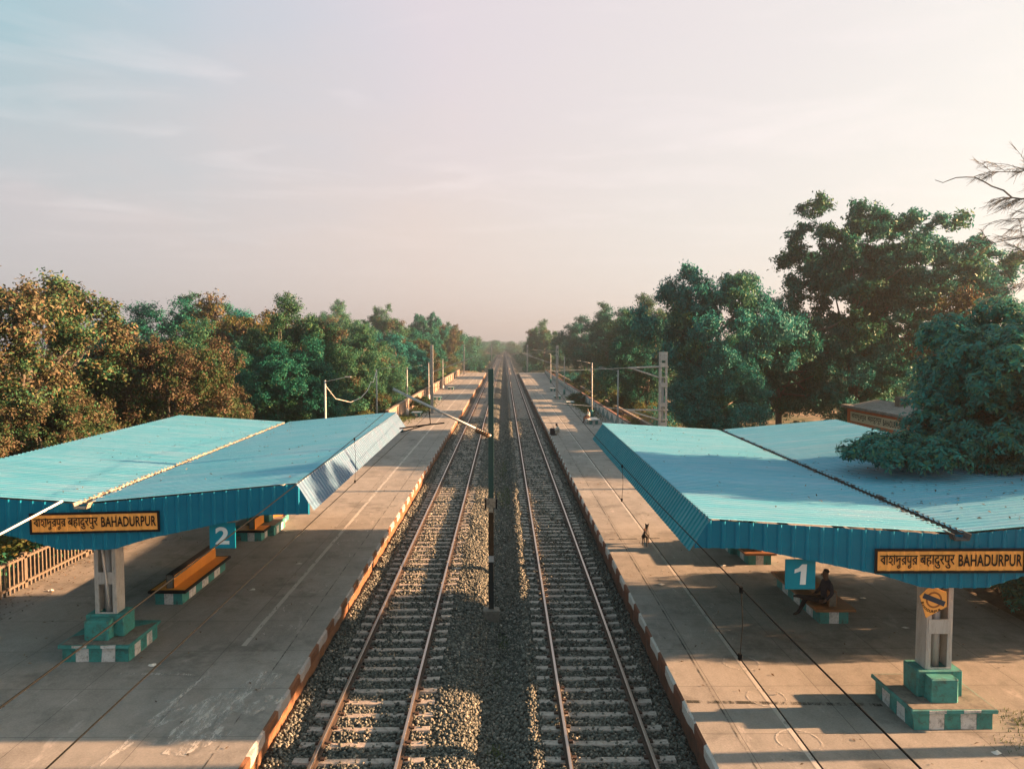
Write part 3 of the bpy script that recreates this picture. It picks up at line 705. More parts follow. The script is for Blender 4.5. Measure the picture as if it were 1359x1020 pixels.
def wall_right():
    t = thing('triangle_wall', 'low wall painted with white and teal triangles along platform 1', 'wall', (10.75, 65, 0))
    b = MB(); b.box(-.08, .12, 0, 132, .3, 1.72)
    b.build('wall_panel', TEALG, t)
    b = MB()
    for i in range(40):
        y = i * 3.3; b.add([(-.084, y + .05, 1.68), (-.084, y + 3.25, 1.68), (-.084, y + 1.65, .84)], [(0, 1, 2)])
    b.build('painted_triangles', WHITE, t)
    b = MB(); b.box(-.12, .16, -.05, 132.05, 1.722, 1.80); b.build('coping', COPR, t)
    t2 = thing('rear_wall', 'low cream capped wall behind the yellow croton hedge', 'wall', (12.1, 62, 0))
    b = MB(); b.box(-.1, .1, 0, 138, .2, 1.78); b.build('wall_panel', COPR, t2)
    b = MB(); b.box(-.15, .15, -.05, 138.05, 1.782, 1.88); b.build('coping', WALLP, t2)
COPR = paint('coping_red', (.20, .085, .06), .85, .25, 2, (.14, .12, .10), dirt_amt=.5)
TEALG = paint('grey_teal_wall', (.10, .19, .20), .8, .2, 2, (.2, .2, .18))
wall_right()
def building():
    t = thing('station_building', 'terracotta station building with cream name panel behind the right canopy', 'building', (25, 38, 0))
    b = MB(); b.box(0, 4, 0, 17, .3, 3.9); b.build('wall', BRICK, t)
    b = MB(); b.box(-.35, 4.35, -.35, 17.35, 3.902, 4.12, 0, .03)
    for i in range(40): b.box(-.41, -.345, -.3 + i * .44, -.02 + i * .44, 3.96, 4.10)
    b.build('cornice', GREYC, t)
    b = MB(); q = [(.1, 4.122), (3.9, 4.122), (2, 4.5)]; b.prism([(x, z) for x, z in q], .0, 16.8); b.build('roof', GREYC, t)
    b = MB(); b.box(1.2, 1.9, 12.0, 12.7, 4.2, 5.0, 0, .05); b.build('chimney', BARK, t)
    b = MB(); b.box(-.05, -.004, 9.4, 16.4, 3.0, 3.68, 0, .01); nb = b.build('name_panel', CREAM, t)
    y = 16.2
    for tx, w in ((TXT[0], 2.2), (TXT[1], 1.9), (TXT[2], 2.3)):
        P, fs = text_mesh(tx, w, .42, .03); b = MB(); b.add([(-.054, y - p[0], 3.14 + p[2]) for p in P], fs); b.build('lettering', BLACK, nb); y -= w + .22
building()

# ------------------------------------------------------------------ masts, lamps, wires
def lamp_post(label, x, y, h, arm=1):
    t = thing('lamp_post', label, 'lamp post', (x, y, PZ), 0, 'lamp posts along the platforms')
    b = MB(); b.tube([(0, 0, 0), (0, 0, h * .45), (0, 0, h)], [.075, .068, .055], 10); b.build('pole', POSTW, t, smooth=True)
    b = MB(); b.tube([(0, 0, h - .08), (arm * .7, 0, h + .06), (arm * 1.3, 0, h + .2)], .018, 8); b.build('lamp_arm', POSTW, t, smooth=True)
    b = MB(); b.box(min(arm * 1.2, arm * 1.6), max(arm * 1.2, arm * 1.6), -.06, .06, h + .17, h + .24, 0, .02); b.build('lamp_head', GALV, t)
    b = MB(); b.tube([(0, 0, 0), (0, 0, .75), (0, 0, .8)], [.17, .16, .08], 12); b.build('base_sleeve', TEAL if x > 0 else WHITE, t, smooth=True)
lL = [(-10.95, 46.6, 5.5, 'white lamp post nearest the left canopy, cable hanging from its top'), (-10.95, 65.4, 5.55, 'white lamp post where the slack cable ends, left side'), (-10.35, 81.2, 5.2, 'white lamp post crossed by the slanted bracket tube'), (-10.3, 128, 5.2, 'thin white lamp post where the pale wall runs out'), (-10.3, 104, 5.2, 'white lamp post left of the tall grey mast on platform 2')]
for x, y, h, lab in lL: lamp_post(lab, x, y, h)
lR = [(9.25, 61.6, 5.6, 'lamp post closest to the right canopy, left of the lattice mast'), (9.2, 79.5, 5.75, 'lamp post with teal foot beside the person in white'), (9.2, 116, 5.75, 'lamp post right behind the far right mast'), (9.2, 150, 5.75, 'last lamp post of platform 1, left of the far mast'),]
for x, y, h, lab in lR: lamp_post(lab, x, y, h, -1)
def wire(name, label, pts, r, mat, cat='wire'):
    b = MB(); b.tube(pts, r, 6); return tag(b.build(name, mat, smooth=True), label, cat)
def sag(p, q, s, n=14): 
    p, q = Vector(p), Vector(q); return [p.lerp(q, i / n) - Vector((0, 0, s * 4 * (i / n) * (1 - i / n))) for i in range(n + 1)]
def cen_mast():
    t = thing('overhead_mast', 'dark green steel mast standing between the two tracks', 'mast', (-.41, 23.55, RZ)); t.scale = (TS,) * 3
    b = MB()
    H0, H1 = -.2, 7.72
    for za, zb, mi in ((H0, 1.55, 2), (1.55, 3.25, 1), (3.25, H1, 0)):
        for dx in (-.085, .073): b.box(dx, dx + .012, -.08, .08, za, zb, mi)
        b.box(-.073, .073, -.006, .006, za, zb, mi)
    b.build('column', [MASTG, RUST, MASTD], t)
    b = MB(); b.box(-.27, .27, -.2, .2, -.6, -.16, 0, .03); b.build('footing', PLTOP, t)
    b = MB(); b.box(-.085, .085, -.11, -.092, 1.42, 1.62); b.build('number_plate', POSTW, t)
    b = MB(); b.box(-.15, .15, -.12, -.10, 3.22, 3.52, 0); b.box(-.2, -.15, -.14, .1, 3.18, 3.5, 1); b.box(.15, .2, -.14, .1, 3.18, 3.5, 1); b.box(-.07, .07, -.14, -.10, 3.06, 3.25, 0); b.build('bracket_plate', [GUT, BLACK], t)
    b = MB(); b.tube([(0, -.1, 5.55), (-3.15, -.1, 7.08)], .042, 8); b.build('stay_tube', GALV, t, smooth=True)
    b = MB(); b.tube([(-.05, -.1, 5.55), (-.5, -.1, 5.75)], [.07, .06], 10); [b.tube([(-.10 - i * .07, -.1, 5.572 + i * .034), (-.12 - i * .07, -.1, 5.582 + i * .034)], .09, 10) for i in range(6)]; b.build('insulator', RUST, t, smooth=True)
    b = MB(); b.tube([(-2.0, -.1, 6.5), (-1.95, -.1, 5.95), (-2.9, -.1, 5.68)], .02, 6); b.tube([(-1.5, -.1, 5.98), (-2.2, -.1, 5.9), (-2.95, -.1, 5.8)], .025, 6); b.build('steady_arm', WIRED, t)
cen_mast()
def lattice_mast(label, x, y, base, h, w=.42, arms=True):
    t = thing('lattice_mast', label, 'mast', (x, y, base), 0, 'grey overhead masts beside the platforms')
    b = MB()
    for sx_ in (-1, 1):
        a = sx_ * w / 2; b.box(min(a, a - sx_ * .12), max(a, a - sx_ * .12), -.12, -.105, 0, h); b.box(min(a, a - sx_ * .015), max(a, a - sx_ * .015), -.104, .12, 0, h)
    z = .2
    while z < h - .3:
        b.box(-w / 2 + .02, w / 2 - .02, -.135, -.122, z, z + .22); z += 1.05
    b.box(-w / 2 + .01, w / 2 - .01, -.138, -.1235, h - .45, h); b.build('column', GALV, t)
    b = MB(); b.tube([(0, 0, 0), (0, 0, h - 1.4)], .05, 8); b.build('conduit', POSTW, t, smooth=True)
    b = MB(); b.box(-w * .8, w * .8, -.35, .35, -.5, .12, 0, .03); b.build('footing', SLEEP, t)
    return t
m1 = lattice_mast('tall grey lattice mast rising behind the right canopy roof', 8.42, 40.2, PZ, 7.3)
b = MB(); b.tube([(-.2, 0, 6.52), (-1.85, 0, 6.45)], .045, 8); b.tube([(-.2, 0, 5.95), (-1.75, 0, 6.45)], .04, 8); b.tube([(-1.8, 0, 6.45), (-6.1, 0, 6.28)], .018, 6)
b.tube([(-.2, 0, 4.22), (-1.9, 0, 4.22)], .045, 8); b.tube([(-.2, 0, 3.7), (-1.85, 0, 4.2)], .04, 8); b.tube([(-1.8, 0, 4.24), (-7.0, 0, 4.72)], .02, 6)
for z in (3.7, 4.22, 5.95, 6.52): b.box(-.26, .26, -.16, .14, z - .025, z + .025)
b.build('cantilever_arm', GALV, m1, smooth=False)
m2 = lattice_mast('grey mast far down platform 1 beside the small bench', 7.35, 105.4, PZ, 7.5, .36)
b = MB(); b.tube([(-.1, 0, 4.8), (-4.9, 0, 6.4)], .05, 8); b.tube([(-.1, 0, 6.6), (-5, 0, 6.35)], .02, 6); b.tube([(.1, 0, 6.7), (-3.5, 0, 6.9)], .03, 6); b.build('cantilever_arm', GALV, m2)
m3 = lattice_mast('tall thin mast on platform 2 beyond the left canopy', -8.05, 84.8, PZ, 7.6, .30)
b = MB(); b.tube([(.1, 0, 4.6), (4.8, 0, 6.3)], .04, 8); b.build('cantilever_arm', GALV, m3)
m4 = lattice_mast('hazy mast at the far end of platform 2', -10.0, 190, PZ, 7.6, .34)
m5 = lattice_mast('distant mast left of the converging rails', -5.36, 325, .05, 8.6, .4)
m6 = lattice_mast('distant mast right of the converging rails', 6.3, 206, .05, 8.2, .4)
def catenary(xc, spans, zc, zm, lab_m, lab_c, drops, stag):
    P = []; Cc = []
    for (y0, y1, sg) in spans:
        pts = sag((xc + stag, y0, zm), (xc + stag, y1, zm), sg); P += pts if not P else pts[1:]
    wire('messenger_wire', lab_m, P, .0065, WIRE)
    wire('contact_wire', lab_c, [(xc, -30, zc), (xc, 23.5, zc), (xc, 104, zc), (xc, 480, zc)], .0065, WIRE)
SPL = [(-27, 23.5, .70), (23.5, 85, .8), (85, 145, .8), (145, 205, .8), (205, 340, 1)]
catenary(TL, SPL, 5.81, 7.07, 'sagging upper catenary wire over the left track', 'lower contact wire over the left track', None, 0)
SPR = [(-20, 40.2, .74), (40.2, 105, .8), (105, 160, .8), (160, 215, .8), (215, 340, 1)]
catenary(TR, SPR, 5.70, 7.07, 'sagging upper catenary wire over the right track', 'lower contact wire over the right track', None, 0)
def mess_z(spans, y, zm=7.07):
    for y0, y1, s_ in spans:
        if y0 <= y <= y1:
            f = (y - y0) / (y1 - y0); return zm - s_ * 4 * f * (1 - f)
for x, y, sp, zc, lab in ((TR, 6.7, SPR, 5.70, 'near dropper joining the right catenary wires'), (TR, 13.6, SPR, 5.70, 'second dropper joining the right catenary wires, beside the canopy flap'), (TL, 14.9, SPL, 5.81, 'dropper joining the left catenary wires by the canopy flap')):
    z = mess_z(sp, y); b = MB(); b.tube([(x, y, z), (x + .02, y, (z + zc) / 2), (x, y, zc)], .004, 5); b.box(x - .014, x + .014, y - .02, y + .02, zc - .015, zc + .04); b.box(x - .012, x + .012, y - .02, y + .02, z - .04, z + .015)
    tag(b.build('dropper', WIRED), lab, 'wire dropper')
wire('white_cable', 'thick white cable tied to the left canopy roof edge', [(-10.42, 17.9, 4.83), (-11.9, 16.9, 3.95), (-14.5, 15.15, 2.40), (-17.2, 13.3, .70)], .026, CABW, 'cable')
pp = [(-10.95, 46.6, 6.0), (-10.85, 49, 5.0), (-10.6, 52.5, 4.5), (-10.55, 56, 4.55), (-10.6, 59, 4.9), (-10.65, 61, 5.5), (-10.7, 62.2, 5.35), (-10.8, 64, 6.0), (-10.95, 65.4, 6.2)]
wire('slack_cable', 'slack grey cable looping between two white lamp posts', pp, .03, STEEL, 'cable')

# ------------------------------------------------------------------ people, dog, small things
def skin_mesh(name, nodes, edges, mats, parent, region, sub=2):
    """nodes: {k:(pos,radius)}; region(p)->material index by position"""
    keys = list(nodes); idx = {k: i for i, k in enumerate(keys)}
    me = D.meshes.new(name); me.from_pydata([nodes[k][0] for k in keys], [(idx[a], idx[b]) for a, b in edges], []); me.update()
    o = D.objects.new(name, me); COL.objects.link(o)
    md = o.modifiers.new('s', 'SKIN')
    if not me.skin_vertices: me.skin_vertices.new()
    for i, k in enumerate(keys):
        r_ = nodes[k][1]; me.skin_vertices[0].data[i].radius = r_ if isinstance(r_, tuple) else (r_, r_); me.skin_vertices[0].data[i].use_root = (i == 0)
    s_ = o.modifiers.new('u', 'SUBSURF'); s_.levels = sub; s_.render_levels = sub
    bpy.context.view_layer.update()
    m2_ = D.meshes.new_from_object(o.evaluated_get(bpy.context.evaluated_depsgraph_get())); D.objects.remove(o)
    m2_.materials.clear()
    for m in mats: m2_.materials.append(m)
    segs = [(Vector(nodes[a][0]), Vector(nodes[b][0]), region.get((a, b), 0)) for a, b in edges]
    for p in m2_.polygons:
        c = p.center; best = 9e9
        for a, b_, mi in segs:
            ab = b_ - a; t_ = max(0, min(1, (c - a).dot(ab) / max(ab.length_squared, 1e-9))); d = (c - a - ab * t_).length
            if d < best: best = d; p.material_index = mi
        p.use_smooth = True
    return link(name, m2_, parent)
def person(label, loc, rz, J, mats, hold=''):
    """J: joints in local metres (facing -y). mats: skin, top, legs, shoe"""
    t = thing('person', label, 'person', loc, rz)
    N = {'pel': (J['pel'], .155), 'bel': (J['bel'], (.165, .13)), 'che': (J['che'], (.185, .135)), 'nek': (J['nek'], .06), 'hd1': (J['hd1'], (.068, .08)), 'hd2': (J['hd2'], (.082, .095)), 'hd3': (J['hd3'], (.062, .075))}
    E_ = [('pel', 'bel'), ('bel', 'che'), ('che', 'nek'), ('nek', 'hd1'), ('hd1', 'hd2'), ('hd2', 'hd3')]; reg = {('pel', 'bel'): 1, ('bel', 'che'): 1, ('che', 'nek'): 1}
    for s in 'lr':
        for k_, r_ in (('sh', .075), ('el', .058), ('wr', .036), ('pa', (.042, .02))): N[k_ + s] = (J[k_ + s], r_)
        for k_, r_ in (('hi', .105), ('kn', .075), ('an', .052), ('to', (.045, .03))): N[k_ + s] = (J[k_ + s], r_)
        E_ += [('che', 'sh' + s), ('sh' + s, 'el' + s), ('el' + s, 'wr' + s), ('wr' + s, 'pa' + s), ('pel', 'hi' + s), ('hi' + s, 'kn' + s), ('kn' + s, 'an' + s), ('an' + s, 'to' + s)]
        reg.update({('che', 'sh' + s): 1, ('sh' + s, 'el' + s): 1, ('el' + s, 'wr' + s): mats[4], ('pel', 'hi' + s): 2, ('hi' + s, 'kn' + s): 2, ('kn' + s, 'an' + s): 2, ('an' + s, 'to' + s): 3})
        w, p = Vector(J['wr' + s]), Vector(J['pa' + s]); d = (p - w).normalized(); sd_ = d.cross(Vector((0, 0, 1)));  sd_ = sd_.normalized() if sd_.length > .05 else Vector((1, 0, 0)); up_ = sd_.cross(d)
        for i, (o_, ln) in enumerate(((-.03, .07), (-.01, .08), (.01, .075), (.03, .058))):
            a = p + sd_ * o_ + d * .035; b_ = a + d * ln * .55 - up_ * .01; c_ = b_ + d * ln * .4 - up_ * .025
            N['f%d%s' % (i, s)] = (a, .0095); N['g%d%s' % (i, s)] = (b_, .009); N['h%d%s' % (i, s)] = (c_, .0075); E_ += [('pa' + s, 'f%d%s' % (i, s)), ('f%d%s' % (i, s), 'g%d%s' % (i, s)), ('g%d%s' % (i, s), 'h%d%s' % (i, s))]
        a = p - sd_ * .045 - d * .005; b_ = a - sd_ * .02 + d * .04; N['t' + s] = (a, .011); N['u' + s] = (b_, .009); E_ += [('pa' + s, 't' + s), ('t' + s, 'u' + s)]
    skin_mesh('body', N, E_, mats[:4], t, reg)
    # face and hair
    h = Vector(J['hd2']); fd = Vector(J['face']).normalized(); up_ = (Vector(J['hd3']) - Vector(J['hd1'])).normalized(); sd_ = fd.cross(up_).normalized()
    b = MB(); b.tube([h + fd * .085 + up_ * .02, h + fd * .112 - up_ * .025, h + fd * .09 - up_ * .03], [.010, .017, .010], 6); b.tube([h + sd_ * .082 + up_ * .015, h + sd_ * .094 - up_ * .03], [.018, .012], 6); b.tube([h - sd_ * .082 + up_ * .015, h - sd_ * .094 - up_ * .03], [.018, .012], 6); b.build('face_features', SKIN, t, smooth=True)
    b = MB(); [b.tube([h + fd * .088 + sd_ * e - sd_ * .012 + up_ * .012, h + fd * .088 + sd_ * e + sd_ * .012 + up_ * .012], .008, 6) for e in (-.033, .033)]; b.tube([h + fd * .088 - sd_ * .02 - up_ * .06, h + fd * .088 + sd_ * .02 - up_ * .06], .006, 6); b.build('eyes_and_mouth', HAIR, t)
    b = MB(); n = 12; rings = []
    for i in range(7):
        ph = i / 6 * 1.5
        rings.append([h + up_ * .035 - fd * .012 + up_ * .105 * math.cos(ph) + (sd_ * math.cos(6.2832 * k_ / n) * .096 + fd * math.sin(6.2832 * k_ / n) * (.106 if math.sin(6.2832 * k_ / n) < .3 else .098 - .035 * max(0, i - 3))) * math.sin(ph) for k_ in range(n)])
    b.add([q for r_ in rings for q in r_], [(i * n + k_, i * n + (k_ + 1) % n, i * n + n + (k_ + 1) % n, i * n + n + k_) for i in range(6) for k_ in range(n)]); b.build('hair', HAIR, t, smooth=True)
    return t
# seated on the bench by sign 1: faces the tracks (-y here), one leg crossed, leaning back on an arm
J = dict(pel=(0, .05, .56), bel=(0, .08, .74), che=(0, .10, .95), nek=(0, .09, 1.12), hd1=(0, .06, 1.18), hd2=(0, .05, 1.28), hd3=(0, .06, 1.38), face=(0, -1, -.1),
         shl=(-.19, .10, 1.02), ell=(-.25, .03, .78), wrl=(-.12, -.18, .68), pal=(-.08, -.25, .66), shr=(.19, .12, 1.02), elr=(.31, .12, .80), wrr=(.28, -.02, .62), par=(.27, -.08, .58),
         hil=(-.11, .0, .54), knl=(-.14, -.42, .56), anl=(-.17, -.62, .12), tol=(-.17, -.78, .05), hir=(.11, .0, .54), knr=(.05, -.46, .62), anr=(-.30, -.60, .55), tor=(-.42, -.68, .50))
person('person in a dark jacket sitting cross-legged on the bench behind sign 1', (8.98, 21.0, PZ), R(-90), J, [SKIN, SHIRTD, TROUD, SHOE, 1])
# squatting beside a dark bag near the edge, facing the track
J = dict(pel=(0, .12, .26), bel=(0, .12, .42), che=(0, .04, .60), nek=(0, -.03, .74), hd1=(0, -.07, .79), hd2=(0, -.11, .87), hd3=(0, -.12, .96), face=(0, -1, -.35),
         shl=(-.17, .02, .66), ell=(-.24, -.16, .48), wrl=(-.14, -.36, .46), pal=(-.1, -.42, .44), shr=(.17, .02, .66), elr=(.24, -.16, .48), wrr=(.14, -.36, .46), par=(.1, -.42, .44),
         hil=(-.10, .08, .24), knl=(-.20, -.26, .46), anl=(-.18, -.08, .08), tol=(-.2, -.24, .04), hir=(.10, .08, .24), knr=(.20, -.26, .46), anr=(.18, -.08, .08), tor=(.2, -.24, .04))
person('person in pale clothes squatting by a black bag near the edge', (4.55, 64.3, PZ), R(-90), J, [SKIN, SHIRTW, KHAKI, SHOE, 1])
t = thing('bag', 'boxy black bag on platform 1 before the squatting person', 'bag', (3.98 + .12, 64.25, PZ)); b = MB(); b.box(-.2, .22, -.17, .17, 0, .58, 0, .05); b.build('bag_body', SHIRTD, t); b = MB(); b.tube([(-.1, 0, .57), (-.08, 0, .66), (.08, 0, .66), (.1, 0, .57)], .015, 6); b.build('handle', BLACK, t); b = MB(); b.box(-.19, .21, -.182, -.165, .14, .4, 0, .008); b.build('pocket', TROUD, t)
# seated in white on the far teal bench, facing the tracks
J = dict(pel=(0, .05, .56), bel=(0, .06, .74), che=(0, .02, .95), nek=(0, -.02, 1.11), hd1=(0, -.06, 1.17), hd2=(0, -.09, 1.26), hd3=(0, -.09, 1.36), face=(0, -1, -.25),
         shl=(-.19, .02, 1.02), ell=(-.26, -.08, .78), wrl=(-.15, -.30, .66), pal=(-.12, -.38, .64), shr=(.19, .02, 1.02), elr=(.26, -.08, .78), wrr=(.15, -.30, .66), par=(.12, -.38, .64),
         hil=(-.11, .0, .54), knl=(-.14, -.42, .52), anl=(-.15, -.42, .10), tol=(-.16, -.58, .04), hir=(.11, .0, .54), knr=(.14, -.42, .52), anr=(.15, -.5, .10), tor=(.16, -.66, .04))
person('person in a white shirt sitting on the far teal bench', (8.25, 74.2, PZ), R(-80), J, [SKIN, SHIRTW, TROUB, SHOE, 0])
def dog():
    t = thing('dog', 'black dog with a curled brown tail standing on platform 1', 'dog', (5.45, 28.9, PZ), R(163))
    N = dict(rump=((0, .24, .44), (.085, .10)), loin=((0, .10, .45), (.075, .085)), rib=((0, -.10, .43), (.095, .125)), chest=((0, -.24, .43), (.085, .12)), neck=((0, -.36, .55), .065), poll=((0, -.43, .64), (.065, .07)), muz=((0, -.54, .61), (.038, .035)), nose=((0, -.62, .59), .024),
             earl=((-.05, -.41, .69), .025), eal=((-.075, -.42, .745), .010), earr=((.05, -.41, .69), .025), ear2=((.075, -.42, .745), .010),
             t1=((0, .34, .50), .03), t2=((0, .42, .62), .028), t3=((.0, .38, .72), .026), t4=((0, .29, .70), .018))
    E_ = [('rump', 'loin'), ('loin', 'rib'), ('rib', 'chest'), ('chest', 'neck'), ('neck', 'poll'), ('poll', 'muz'), ('muz', 'nose'), ('poll', 'earl'), ('earl', 'eal'), ('poll', 'earr'), ('earr', 'ear2'), ('rump', 't1'), ('t1', 't2'), ('t2', 't3'), ('t3', 't4')]
    reg = {('t2', 't3'): 1, ('t3', 't4'): 1}
    for s, x, dy in (('l', -.08, .05), ('r', .08, -.06)):
        N.update({'hf' + s: ((x, .22, .36), .065), 'kn' + s: ((x, .17 + dy, .27), .042), 'ho' + s: ((x, .33 + dy, .17), .024), 'pa' + s: ((x, .28 + dy, .03), .022), 'pt' + s: ((x, .23 + dy, .016), (.024, .016)),
                  'sf' + s: ((x, -.22, .34), .05), 'el' + s: ((x, -.18 + dy, .25), .033), 'wr' + s: ((x, -.22 + dy, .12), .022), 'fp' + s: ((x, -.22 + dy, .03), .020), 'ft' + s: ((x, -.27 + dy, .016), (.024, .016))})
        E_ += [('rump', 'hf' + s), ('hf' + s, 'kn' + s), ('kn' + s, 'ho' + s), ('ho' + s, 'pa' + s), ('pa' + s, 'pt' + s), ('chest', 'sf' + s), ('sf' + s, 'el' + s), ('el' + s, 'wr' + s), ('wr' + s, 'fp' + s), ('fp' + s, 'ft' + s)]
        if s == 'l': reg.update({('wr' + s, 'fp' + s): 1, ('fp' + s, 'ft' + s): 1})
    skin_mesh('body', N, E_, [FUR, FURT], t, reg)
dog()
lit = [(-8.45, 18.0, 'white scrap of paper below the checkered plinth of the left post'), (-7.9, 23.6, 'paper scrap on the open floor right of the orange bench'), (-10.9, 28.0, 'pale scrap at the edge of the sunlit floor behind the bench'), (-7.2, 26.4, 'crumpled white scrap between bench and white line, left platform'), (10.9, 20.2, 'crumpled grey wrapper on the shaded floor right of the right post'),
       (10.9, 22.6, 'white scrap near the soil edge of platform 1'), (7.6, 26.0, 'white wrapper on the floor left of the deeper shade-browned bench'), (5.05, 24.0, 'tiny white scrap on platform 1 between the joint and the white line'), (9.3, 13.9, 'scrap of paper in front of the right plinth'), (14.9, 21.6, 'white scrap lying on the dark soil verge'), (-14.2, 23.6, 'pile scrap of paper by the picket fence')]
for x, y, lab in lit:
    b = MB(); n = 7; c = [(x + RNG.uniform(.05, .10) * math.cos(6.28 * i / n) * 1.4, y + RNG.uniform(.05, .10) * math.sin(6.28 * i / n), PZ + RNG.uniform(.006, .05)) for i in range(n)]
    b.add(c + [(x, y, PZ + .06)], [(i, (i + 1) % n, n) for i in range(n)]); tag(b.build('litter', PAPER), lab, 'litter', 'scraps of litter')

# ------------------------------------------------------------------ vegetation
def leaf_arrays(C, Nn, L, Wd, droop=.25):
    n = len(C); d = RNG.normal(size=(n, 3)); d -= Nn * (d * Nn).sum(1, keepdims=True); d /= np.linalg.norm(d, axis=1, keepdims=True) + 1e-9
    d[:, 2] -= droop; d /= np.linalg.norm(d, axis=1, keepdims=True)
    t = np.cross(Nn, d); t /= np.linalg.norm(t, axis=1, keepdims=True) + 1e-9
    l = (L * RNG.uniform(.6, 1.3, n))[:, None]; w = (Wd * RNG.uniform(.6, 1.3, n))[:, None]; nn = np.cross(d, t)
    V = np.stack([C - d * l * .5, C - t * w * .5 + nn * w * .18, C + d * l * .5 - nn * l * .12, C + t * w * .5 + nn * w * .18], 1)
    return V
def crown(K, per, R0, zc, rz, L, Wd, seed, clump=(.16, .30), shell=(.55, 1.), lowcut=-.85, blossom=0., droop=.25, flat=1., sig=.15):
    """leaves scattered round many soft-edged boughs inside an uneven envelope"""
    rg = np.random.default_rng(seed); cs = []; Vs = []; Ms = []
    ph = rg.uniform(0, 6.28, 8)
    while len(cs) < K:
        u = rg.normal(size=3); u /= np.linalg.norm(u)
        if u[2] < lowcut: continue
        az = math.atan2(u[1], u[0]); bump = 1 + .15 * math.sin(2 * az + ph[0]) + .12 * math.sin(3 * az + ph[1] + 2 * u[2]) + .10 * math.sin(5 * u[2] + ph[2]) + rg.normal(0, .05)
        r_ = rg.uniform(*shell) ** .6 * bump; cs.append((u[0] * R0 * r_, u[1] * R0 * r_, zc + u[2] * rz * r_, rg.uniform(*clump) * R0))
    for (x, y, z, rr) in cs:
        m = int(per * (rr / (np.mean(clump) * R0)) ** 2)
        # a bough: a few twigs radiating from its heart, leaves gathered round each twig
        tw = rg.normal(size=(9, 3)); tw /= np.linalg.norm(tw, axis=1, keepdims=True); tw[:, 2] = tw[:, 2] * .7 + .15
        ti = rg.integers(0, 9, m); f = rg.random(m) ** .6
        C = np.array([x, y, z]) + tw[ti] * (f * rr * 1.12)[:, None] + rg.normal(0, rr * sig, (m, 3)) * np.array([1, 1, flat]); C[:, 2] -= droop * rr * .4 * f ** 2
        u = (C - np.array([x, y, z])) / rr
        Nn = u * .55 + np.array([0, 0, .6]) + rg.normal(0, .5, (m, 3)); Nn /= np.linalg.norm(Nn, axis=1, keepdims=True)
        Vs.append(leaf_arrays(C, Nn, L, Wd, droop))
        bl = rg.random() < blossom; Ms.append(np.where(rg.random(m) < (.86 if bl else .06 * (blossom > 0)), 1, 0))
    V = np.concatenate(Vs); Mi = np.concatenate(Ms); n = len(V)
    return V.reshape(-1, 3), np.arange(n * 4).reshape(-1, 4), Mi, cs
def trunk_mesh(H, r0, cs, fork, seed, limbs=9):
    rg = np.random.default_rng(seed); b = MB(); lean = rg.normal(0, .25, 2)
    top = Vector((lean[0], lean[1], H * .72)); fk = Vector((lean[0] * .4, lean[1] * .4, fork))
    b.tube([(0, 0, -.5), (0, 0, .15), (lean[0] * .15, lean[1] * .15, fork * .5), fk, fk.lerp(top, .5) + Vector((rg.normal(0, .2), rg.normal(0, .2), 0)), top], [r0 * 1.5, r0 * 1.1, r0 * .9, r0 * .8, r0 * .5, r0 * .15], 9)
    for i in rg.choice(len(cs), min(limbs, len(cs)), replace=False):
        c = Vector(cs[i][:3]); f = rg.uniform(0, .75); s0 = fk.lerp(top, f); mid = s0.lerp(c, .5) + Vector((rg.normal(0, .3), rg.normal(0, .3), -.25))
        b.tube([s0, mid, c], [r0 * .42 * (1 - f * .5), r0 * .28, r0 * .08], 6)
    return b
PROTO = {}
def proto(key, mats, H, R0, trunk_r, fork, **kw):
    V, F, Mi, cs = crown(R0=R0, **kw); me = npmesh('crown', V, F, mats, Mi)
    tb = trunk_mesh(H, trunk_r, cs, fork, kw['seed'], 14); o = tb.build('trunk', BARK, smooth=True); tm = o.data; D.objects.remove(o)
    PROTO[key] = (me, tm, H, R0)
proto('teak', [LEAF_T, LEAF_B], 11, 5, .28, 3, K=210, per=560, zc=5.7, rz=4.9, L=.18, Wd=.09, seed=3, blossom=.5, lowcut=-.98, clump=(.09, .20), shell=(.5, 1.), sig=.19)
proto('round', [LEAF_A, LEAF_B], 11, 5, .3, 3, K=180, per=520, zc=5.6, rz=4.9, L=.21, Wd=.085, seed=5, blossom=.10, lowcut=-.98, clump=(.10, .23), shell=(.45, 1.), droop=.5, sig=.19)
proto('dark', [LEAF_D, LEAF_A], 11, 5, .3, 3, K=170, per=480, zc=5.8, rz=4.8, L=.21, Wd=.10, seed=8, blossom=.2, lowcut=-.95, clump=(.10, .23), shell=(.45, 1.), sig=.19)
proto('limby', [LEAF_D, LEAF_A], 14, 5.5, .34, 4, K=150, per=500, zc=7.9, rz=5.8, L=.30, Wd=.105, seed=12, shell=(.4, 1.), lowcut=-.97, blossom=.2, droop=.6, clump=(.10, .22), sig=.20)
proto('tiered', [LEAF_D, LEAF_A], 18, 6, .32, 6, K=165, per=430, zc=11.4, rz=6.5, L=.32, Wd=.14, seed=31, shell=(.3, 1.), lowcut=-.95, clump=(.09, .19), flat=.7, blossom=.2, droop=.3, sig=.22)
proto('olive', [LEAF_O, LEAF_B], 9, 4, .2, 3, K=80, per=380, zc=4.8, rz=4, L=.24, Wd=.10, seed=22, blossom=.35, droop=.4, clump=(.16, .3))
proto('shrub', [LEAF_A, LEAF_O], 2.4, 1.6, .07, .5, K=34, per=260, zc=1.15, rz=1.1, L=.17, Wd=.08, seed=41, blossom=.2, lowcut=-.8, clump=(.2, .34))
